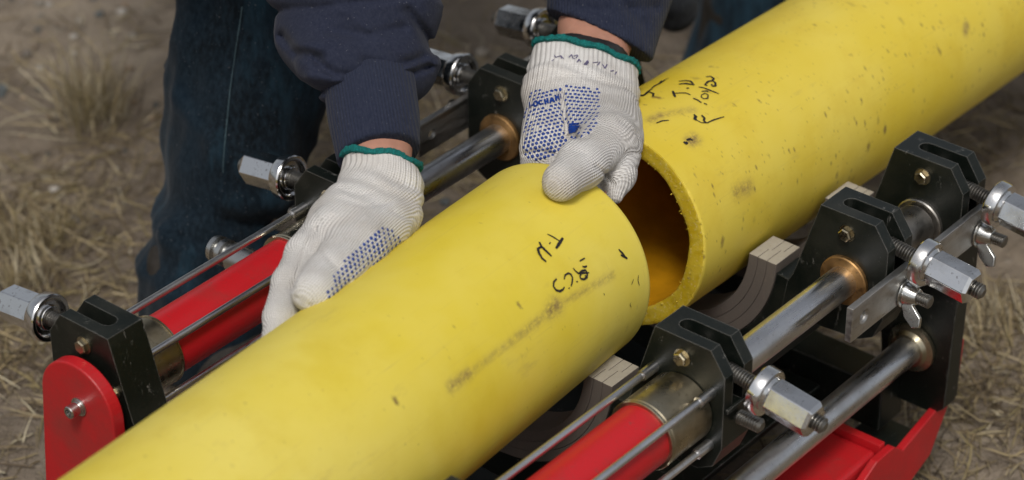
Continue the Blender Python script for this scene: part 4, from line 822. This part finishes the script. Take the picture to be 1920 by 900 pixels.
def dots(bvh, regs, parent, sp, rad, avoid=()):
    vs = []; fs = []; AV = [(np.array(p) @ IMR, np.array(p) @ IMU) for w, q in avoid for a, b in zip(q[:-1], q[1:]) for p in (np.array(a) + (np.array(b) - np.array(a)) * t for t in np.linspace(0, 1, 6))]
    for reg, rot in regs:
        reg = np.array(reg); c = reg.mean(0); e1 = IMR * math.cos(rot) + IMU * math.sin(rot); e2 = IMU * math.cos(rot) - IMR * math.sin(rot)
        poly = [((p - c) @ e1, (p - c) @ e2) for p in reg]; mx = max(max(abs(a), abs(b)) for a, b in poly); K = int(mx / sp) + 2
        for i in range(-K, K + 1):
            for j in range(-K, K + 1):
                u = (i + .5 * (j % 2)) * sp + random.gauss(0, sp * .05); v = j * sp * .86 + random.gauss(0, sp * .05)
                if not inpoly(u, v, poly): continue
                o = c + e1 * u + e2 * v - VDIR * .2
                if any((o @ IMR - ax) ** 2 + (o @ IMU - ay) ** 2 < .0021 ** 2 for ax, ay in AV): continue
                hit, nr, _, _ = bvh.ray_cast(Vector(o), Vector(VDIR), .5)
                if hit is None or random.random() < .02: continue
                if nr.dot(Vector(VDIR)) > 0: nr = -nr
                if abs(nr.dot(Vector(VDIR))) < .12: continue
                t = nr.cross(Vector(e2)).normalized(); b = nr.cross(t); r = rad * random.uniform(.82, 1.12); b0 = len(vs)
                for rr, hh in ((1, -.0004), (.85, .00035)):
                    for q in range(8): a = q * math.pi / 4; vs.append(hit + (t * math.cos(a) + b * math.sin(a)) * r * rr + nr * hh)
                vs.append(hit + nr * .0006)
                fs += [(b0 + q, b0 + (q + 1) % 8, b0 + 8 + (q + 1) % 8, b0 + 8 + q) for q in range(8)] + [(b0 + 8 + q, b0 + 8 + (q + 1) % 8, b0 + 16) for q in range(8)]
    link_mesh('grip_dots', pd('dots', vs, fs), M['blue_dot'], parent, True)
def print_marks(bvh, strokes, parent, name, mat, wm=1.):
    vs = []; fs = []
    for w, pts in strokes:
        pts = [np.array(p) for p in pts]; dense = []
        for a, b in zip(pts[:-1], pts[1:]):
            k = max(2, int(np.linalg.norm(b - a) / .001)); dense += [a + (b - a) * t / k for t in range(k)]
        dense.append(pts[-1]); nn = len(dense); hits = []
        for p in dense:
            hit, nr, _, _ = bvh.ray_cast(Vector(p - VDIR * .2), Vector(VDIR), .5)
            if hit is None: hits.append(None); continue
            if nr.dot(Vector(VDIR)) > 0: nr = -nr
            hits.append((hit + nr * .0009, nr))
        for i in range(nn - 1):
            if hits[i] is None or hits[i + 1] is None: continue
            (p, n1), (q, n2) = hits[i], hits[i + 1]
            if (q - p).length > .004: continue
            d = (q - p).normalized(); s = d.cross(n1).normalized() * w * wm * .5; b0 = len(vs); e = d * .0003; vs += [p - s - e, p + s - e, q + s + e, q - s + e]; fs.append((b0, b0 + 1, b0 + 2, b0 + 3))
    if vs: link_mesh(name, pd(name, vs, fs), mat, parent)
RIMA, RIMB = [[-0.1249,0.0876,0.5287],[-0.1409,0.0782,0.5109]], [[0.1384,0.0812,0.5141],[0.1161,0.0705,0.4954]]
gA, bvA, cA, upA = glove('glove', GA, RIMA, 3, 'white knit glove gripping the top of the near pipe, left of the two')
gB, bvB, cB, upB = glove('glove', GB, RIMB, 9, 'white knit glove with dotted palm at the pipe end, pen writing on its cuff')
dots(bvA, [([[-0.2633,0.0202,0.4968],[-0.2333,0.0338,0.5036],[-0.2097,0.0403,0.5051],[-0.1644,0.0473,0.503],[-0.1575,0.0349,0.4904],[-0.1764,0.0297,0.4892],[-0.2116,0.0267,0.493],[-0.2411,0.0226,0.4948],[-0.2599,0.0179,0.494]], .75)], gA, .0037, .00158)
dots(bvB, [([[0.0717,0.0947,0.502],[0.1122,0.09,0.4902],[0.0795,0.0609,0.4697],[0.0766,0.0544,0.4643],[0.0505,0.0495,0.4648],[0.0274,0.0516,0.471],[0.0185,0.0568,0.4774],[0.0469,0.0781,0.4915]], .25), ([[0.1176,0.0906,0.4897],[0.1505,0.079,0.473],[0.1235,0.0602,0.4609],[0.1023,0.0532,0.4584],[0.0801,0.0524,0.4619],[0.0834,0.0622,0.4702]], -.1)], gB, .0037, .00160, [[0.0016,[[0.0669,0.0877,0.4965],[0.0635,0.0839,0.4937]]],[0.0016,[[0.0664,0.0852,0.4943],[0.0692,0.0847,0.4934]]],[0.0018,[[0.0721,0.0866,0.4946],[0.0692,0.0853,0.4939],[0.069,0.0835,0.4924],[0.0714,0.0834,0.4918],[0.0742,0.0851,0.4928],[0.0739,0.0865,0.4941],[0.0721,0.0866,0.4946]]],[0.0018,[[0.0805,0.0854,0.4919],[0.0774,0.0858,0.4928],[0.0754,0.0845,0.492],[0.0758,0.0832,0.4908],[0.0791,0.0832,0.4902]]],[0.0018,[[0.0838,0.0854,0.4913],[0.0811,0.0822,0.4888]]],[0.0018,[[0.0872,0.0854,0.4907],[0.0842,0.0823,0.4884]]],[0.0016,[[0.0824,0.0838,0.4901],[0.0854,0.0837,0.4894]]],[0.0018,[[0.0866,0.0818,0.4875],[0.0914,0.0846,0.4891],[0.0926,0.0845,0.4888],[0.0915,0.0814,0.4862]]],[0.0016,[[0.0886,0.0829,0.4881],[0.092,0.0824,0.487]]],[0.0018,[[0.0979,0.0855,0.4888],[0.0946,0.0818,0.486]]],[0.0018,[[0.1013,0.0856,0.4882],[0.0978,0.0817,0.4853]]],[0.0016,[[0.0958,0.0833,0.4871],[0.1008,0.0846,0.4874]]],[0.0016,[[0.1042,0.0858,0.4878],[0.1016,0.0826,0.4854]]]] + [[0.0022,[[0.0902,0.0639,0.4705],[0.1004,0.0618,0.4667]]],[0.0022,[[0.0879,0.0625,0.4697],[0.0999,0.0598,0.4649]]],[0.0022,[[0.086,0.0611,0.4687],[0.0981,0.0584,0.464]]],[0.0022,[[0.0847,0.0595,0.4675],[0.0945,0.0577,0.464]]]])
print_marks(bvB, [[0.001,[[0.1292,0.1109,0.5061],[0.1285,0.1092,0.5047],[0.1316,0.1092,0.504],[0.1352,0.109,0.5032],[0.1358,0.1065,0.5008]]],[0.001,[[0.1352,0.109,0.5032],[0.1338,0.1072,0.5018]]],[0.001,[[0.1426,0.106,0.4991],[0.1478,0.1071,0.4991],[0.146,0.1046,0.4971],[0.1478,0.1034,0.4958]]],[0.001,[[0.1487,0.1056,0.4976],[0.1533,0.1055,0.4967],[0.153,0.1046,0.4958],[0.1494,0.1039,0.4959]]],[0.0013,[[0.1475,0.1009,0.4935],[0.1515,0.1022,0.494],[0.1515,0.1004,0.4923]]],[0.0013,[[0.1527,0.0975,0.4895],[0.1597,0.0993,0.4898],[0.1591,0.0981,0.4888],[0.1543,0.097,0.4886]]],[0.001,[[0.1639,0.0967,0.4866],[0.1698,0.0961,0.4849]]],[0.001,[[0.1664,0.0941,0.4838],[0.1721,0.0956,0.4841]]],[0.0013,[[0.1727,0.0934,0.482],[0.172,0.0906,0.4796],[0.1777,0.0925,0.4801]]],[0.001,[[0.1761,0.0875,0.4759],[0.1801,0.0872,0.4749]]],[0.001,[[0.1781,0.0845,0.4728],[0.1825,0.0857,0.4731]]],[0.0008,[[0.1218,0.1079,0.5047],[0.125,0.1083,0.5045]]]], gB, 'pen_writing', M['ink2'], .8)
print_marks(bvB, [[0.0016,[[0.0669,0.0877,0.4965],[0.0635,0.0839,0.4937]]],[0.0016,[[0.0664,0.0852,0.4943],[0.0692,0.0847,0.4934]]],[0.0018,[[0.0721,0.0866,0.4946],[0.0692,0.0853,0.4939],[0.069,0.0835,0.4924],[0.0714,0.0834,0.4918],[0.0742,0.0851,0.4928],[0.0739,0.0865,0.4941],[0.0721,0.0866,0.4946]]],[0.0018,[[0.0805,0.0854,0.4919],[0.0774,0.0858,0.4928],[0.0754,0.0845,0.492],[0.0758,0.0832,0.4908],[0.0791,0.0832,0.4902]]],[0.0018,[[0.0838,0.0854,0.4913],[0.0811,0.0822,0.4888]]],[0.0018,[[0.0872,0.0854,0.4907],[0.0842,0.0823,0.4884]]],[0.0016,[[0.0824,0.0838,0.4901],[0.0854,0.0837,0.4894]]],[0.0018,[[0.0866,0.0818,0.4875],[0.0914,0.0846,0.4891],[0.0926,0.0845,0.4888],[0.0915,0.0814,0.4862]]],[0.0016,[[0.0886,0.0829,0.4881],[0.092,0.0824,0.487]]],[0.0018,[[0.0979,0.0855,0.4888],[0.0946,0.0818,0.486]]],[0.0018,[[0.1013,0.0856,0.4882],[0.0978,0.0817,0.4853]]],[0.0016,[[0.0958,0.0833,0.4871],[0.1008,0.0846,0.4874]]],[0.0016,[[0.1042,0.0858,0.4878],[0.1016,0.0826,0.4854]]]], gB, 'printed_lettering', M['blue_dot'], .95)
print_marks(bvB, [[0.0022,[[0.0902,0.0639,0.4705],[0.1004,0.0618,0.4667]]],[0.0022,[[0.0879,0.0625,0.4697],[0.0999,0.0598,0.4649]]],[0.0022,[[0.086,0.0611,0.4687],[0.0981,0.0584,0.464]]],[0.0022,[[0.0847,0.0595,0.4675],[0.0945,0.0577,0.464]]]], gB, 'printed_patch', M['blue_dot'], 1.)
# black strap on the far wrist, above the glove
f = Field(*bounds(WB[1:], .012), .0018); f.prims(WB, .0028)
f.plane(cB + upB * .0135, upB); f.plane(cB + upB * .002, -upB); me, _ = f.mesh('strap'); st = link_mesh('wrist_strap', me, M['strap'], person, True)

# sleeves
def sleeve(name, pl, h, cut, seed, mat, folds, arm, extra=None, parent=person):
    lo, hi = bounds(pl, .02); f = Field(lo, hi, h); f.prims(pl)
    for w in folds: f.displace(w)
    if cut is not None: f.plane(*cut)
    for a, b, k, t in arm: f.cap(a, a[3] + .004, b, b[3] + .004, k, 'sub') if extra == 'hollow' else None
    me, vs = f.mesh(name); 
    return me, vs
def fold_at(c, d, freq, amp, width, lat, lf=25, seed=0.):
    d = np.array(d) / np.linalg.norm(d)
    def fn(x, y, z):
        t = (x - c[0]) * d[0] + (y - c[1]) * d[1] + (z - c[2]) * d[2]; s = (x - c[0]) * lat[0] + (y - c[1]) * lat[1] + (z - c[2]) * lat[2]
        return amp * np.abs(np.sin(t * freq * .5 + 1.3 * np.sin(s * lf + seed))) ** .7 * np.exp(-(t / width) ** 2)
    return fn
topA, botA = np.array(SA[0][0][:3]), np.array(SA[2][1][:3]); dA = botA - topA
me, vs = sleeve('jacket_sleeve', SA, .0026, None, 1, None, [grooves('SA'), waves(41, 26, .0045, 6), waves(42, 70, .0022, 8), fold_at(botA + np.array([0, 0, .016]), IMU + IMR * .25, 150, .0060, .022, IMR, 34), fold_at(botA + IMU * .075 + IMR * .02, IMU + IMR * .8, 95, .0060, .030, IMR, 22, 2.), fold_at(botA + IMU * .060 - IMR * .05, IMU - IMR * .7, 120, .0050, .024, IMR, 30, 1.)], WA)
jackA = link_mesh('jacket_sleeve', me, M['jacket'], person, True)
lo, hi = bounds(CA, .01); f = Field(lo, hi, .0024); f.prims(CA, .0, 1., 1.); upc = np.array(CA[0][0][:3]) - np.array(CA[0][1][:3]); upc /= np.linalg.norm(upc); ec = (np.array(CA[0][1][:3]) + np.array(CA[2 if len(CA) > 2 else 1][1][:3])) / 2
f.plane(ec - upc * .003, -upc + IMR * .17); f.displace(waves(44, 60, .0012)); me, vs = f.mesh('cuff')
latc = np.cross(VDIR, upc); latc /= np.linalg.norm(latc); fattr(me, 'knit', (vs - ec) @ latc); link_mesh('jacket_cuff', me, M['jacket_rib'], jackA, True)
topB, botB = np.array(SB[0][0][:3]), np.array(SB[2][1][:3]); dB = botB - topB; dBn = dB / np.linalg.norm(dB)
ENDB = np.array([0.1768,0.099,0.5153])
me, vs = sleeve('jacket_sleeve', SB, .0034, (ENDB, -IMR * .42 - IMU * .9 - VDIR * .12), 2, None, [grooves('SB'), waves(51, 26, .0030, 6), waves(52, 70, .0012, 8)], WB)
fattr(me, 'knit', (vs - topB) @ IMR)
jackB = link_mesh('jacket_sleeve', me, M['jacket_rib'], person, True)
# jacket body, upper arms
def jacket():
    P_ = chain(torso, .06, 1., .022) + chain([shA, torso[2], shB], .05, 1., .012) + chain(armA[:3], .03, 1.1, .014) + chain(armB[:3], .03, 1.05, .012)
    lo, hi = bounds(P_, .03); f = Field(lo, hi, .010); f.prims(P_); f.displace(waves(61, 22, .006)); f.displace(waves(62, 55, .003)); me, _ = f.mesh('jacket'); return me
jk = link_mesh('jacket', jacket(), M['jacket'], person, True)
HEM = [[0.5222,0.27,0.391],[0.5267,0.27,0.3583],[0.5334,0.27,0.3381]]
P_ = chain([q + [.020 + .002 * i] for i, q in enumerate(HEM)], .01) + [[[.32, .60, .93, .10], [HEM[0][0] - .02, HEM[0][1] + .12, HEM[0][2] + .14, .055], .04, 0], [[HEM[0][0] - .02, HEM[0][1] + .12, HEM[0][2] + .14, .055], HEM[0] + [.024], .04, 0]]
lo, hi = bounds(P_, .03); f = Field(lo, hi, .005); f.prims(P_); f.displace(waves(63, 90, .0025)); me, _ = f.mesh('drawcord'); link_mesh('jacket_flap', me, M['grey_hem'], jk, True)
def jeans():
    P_ = chain(legA, .03) + chain(legB, .03) + chain([HIPA, torso[0], HIPB], .05, 1.15); lo, hi = bounds(P_, .03); f = Field(lo, hi, .0062); f.prims(P_)
    f.displace(grooves('JA')); f.displace(waves(71, 20, .006, 7)); f.displace(waves(72, 48, .0032, 9, (1, 1, .6))); f.displace(waves(73, 62, .0050, 7, (1, 1, .28))); f.displace(waves(74, 140, .0016, 9, (1, 1, .5)))
    for p, q in ((5, 60), (6, 110), (4, 55), (7, 130)):
        f.displace(fold_at(np.array(legA[p][:3]), np.array([.25, 0, 1.]), q, .008, .035, IMR, 16, p * 1.7))
    f.plane([0, 0, GZ + .035], [0, 0, -1]); me, _ = f.mesh('jeans'); return me
jn = link_mesh('jeans', jeans(), M['jeans'], person, True)
# stitched outer seam down the near leg
jb = BVHTree.FromPolygons([v.co[:] for v in jn.data.vertices], [tuple(p.vertices) for p in jn.data.polygons])
print_marks(jb, [[.0012, s] for s in [[[-0.029,0.345,0.5526],[-0.0401,0.345,0.5145],[-0.05,0.345,0.4755],[-0.0587,0.345,0.4354],[-0.0649,0.345,0.3935]]]], jn, 'seam_stitching', flat('seam_thread', (.05, .085, .10), .8))
def boots():
    for A_, dx in ((ANA, -.03), (ANB, .02)):
        P_ = chain([[A_[0], A_[1], GZ + .13, .055], [A_[0], A_[1] + .01, GZ + .055, .05], [A_[0] + dx, A_[1] - .16, GZ + .042, .040]], .03)
        lo, hi = bounds(P_, .02); f = Field(lo, hi, .006); f.prims(P_); f.plane([0, 0, GZ + .001], [0, 0, -1]); me, _ = f.mesh('boot'); link_mesh('boot', me, M['boot'], person, True)
boots()
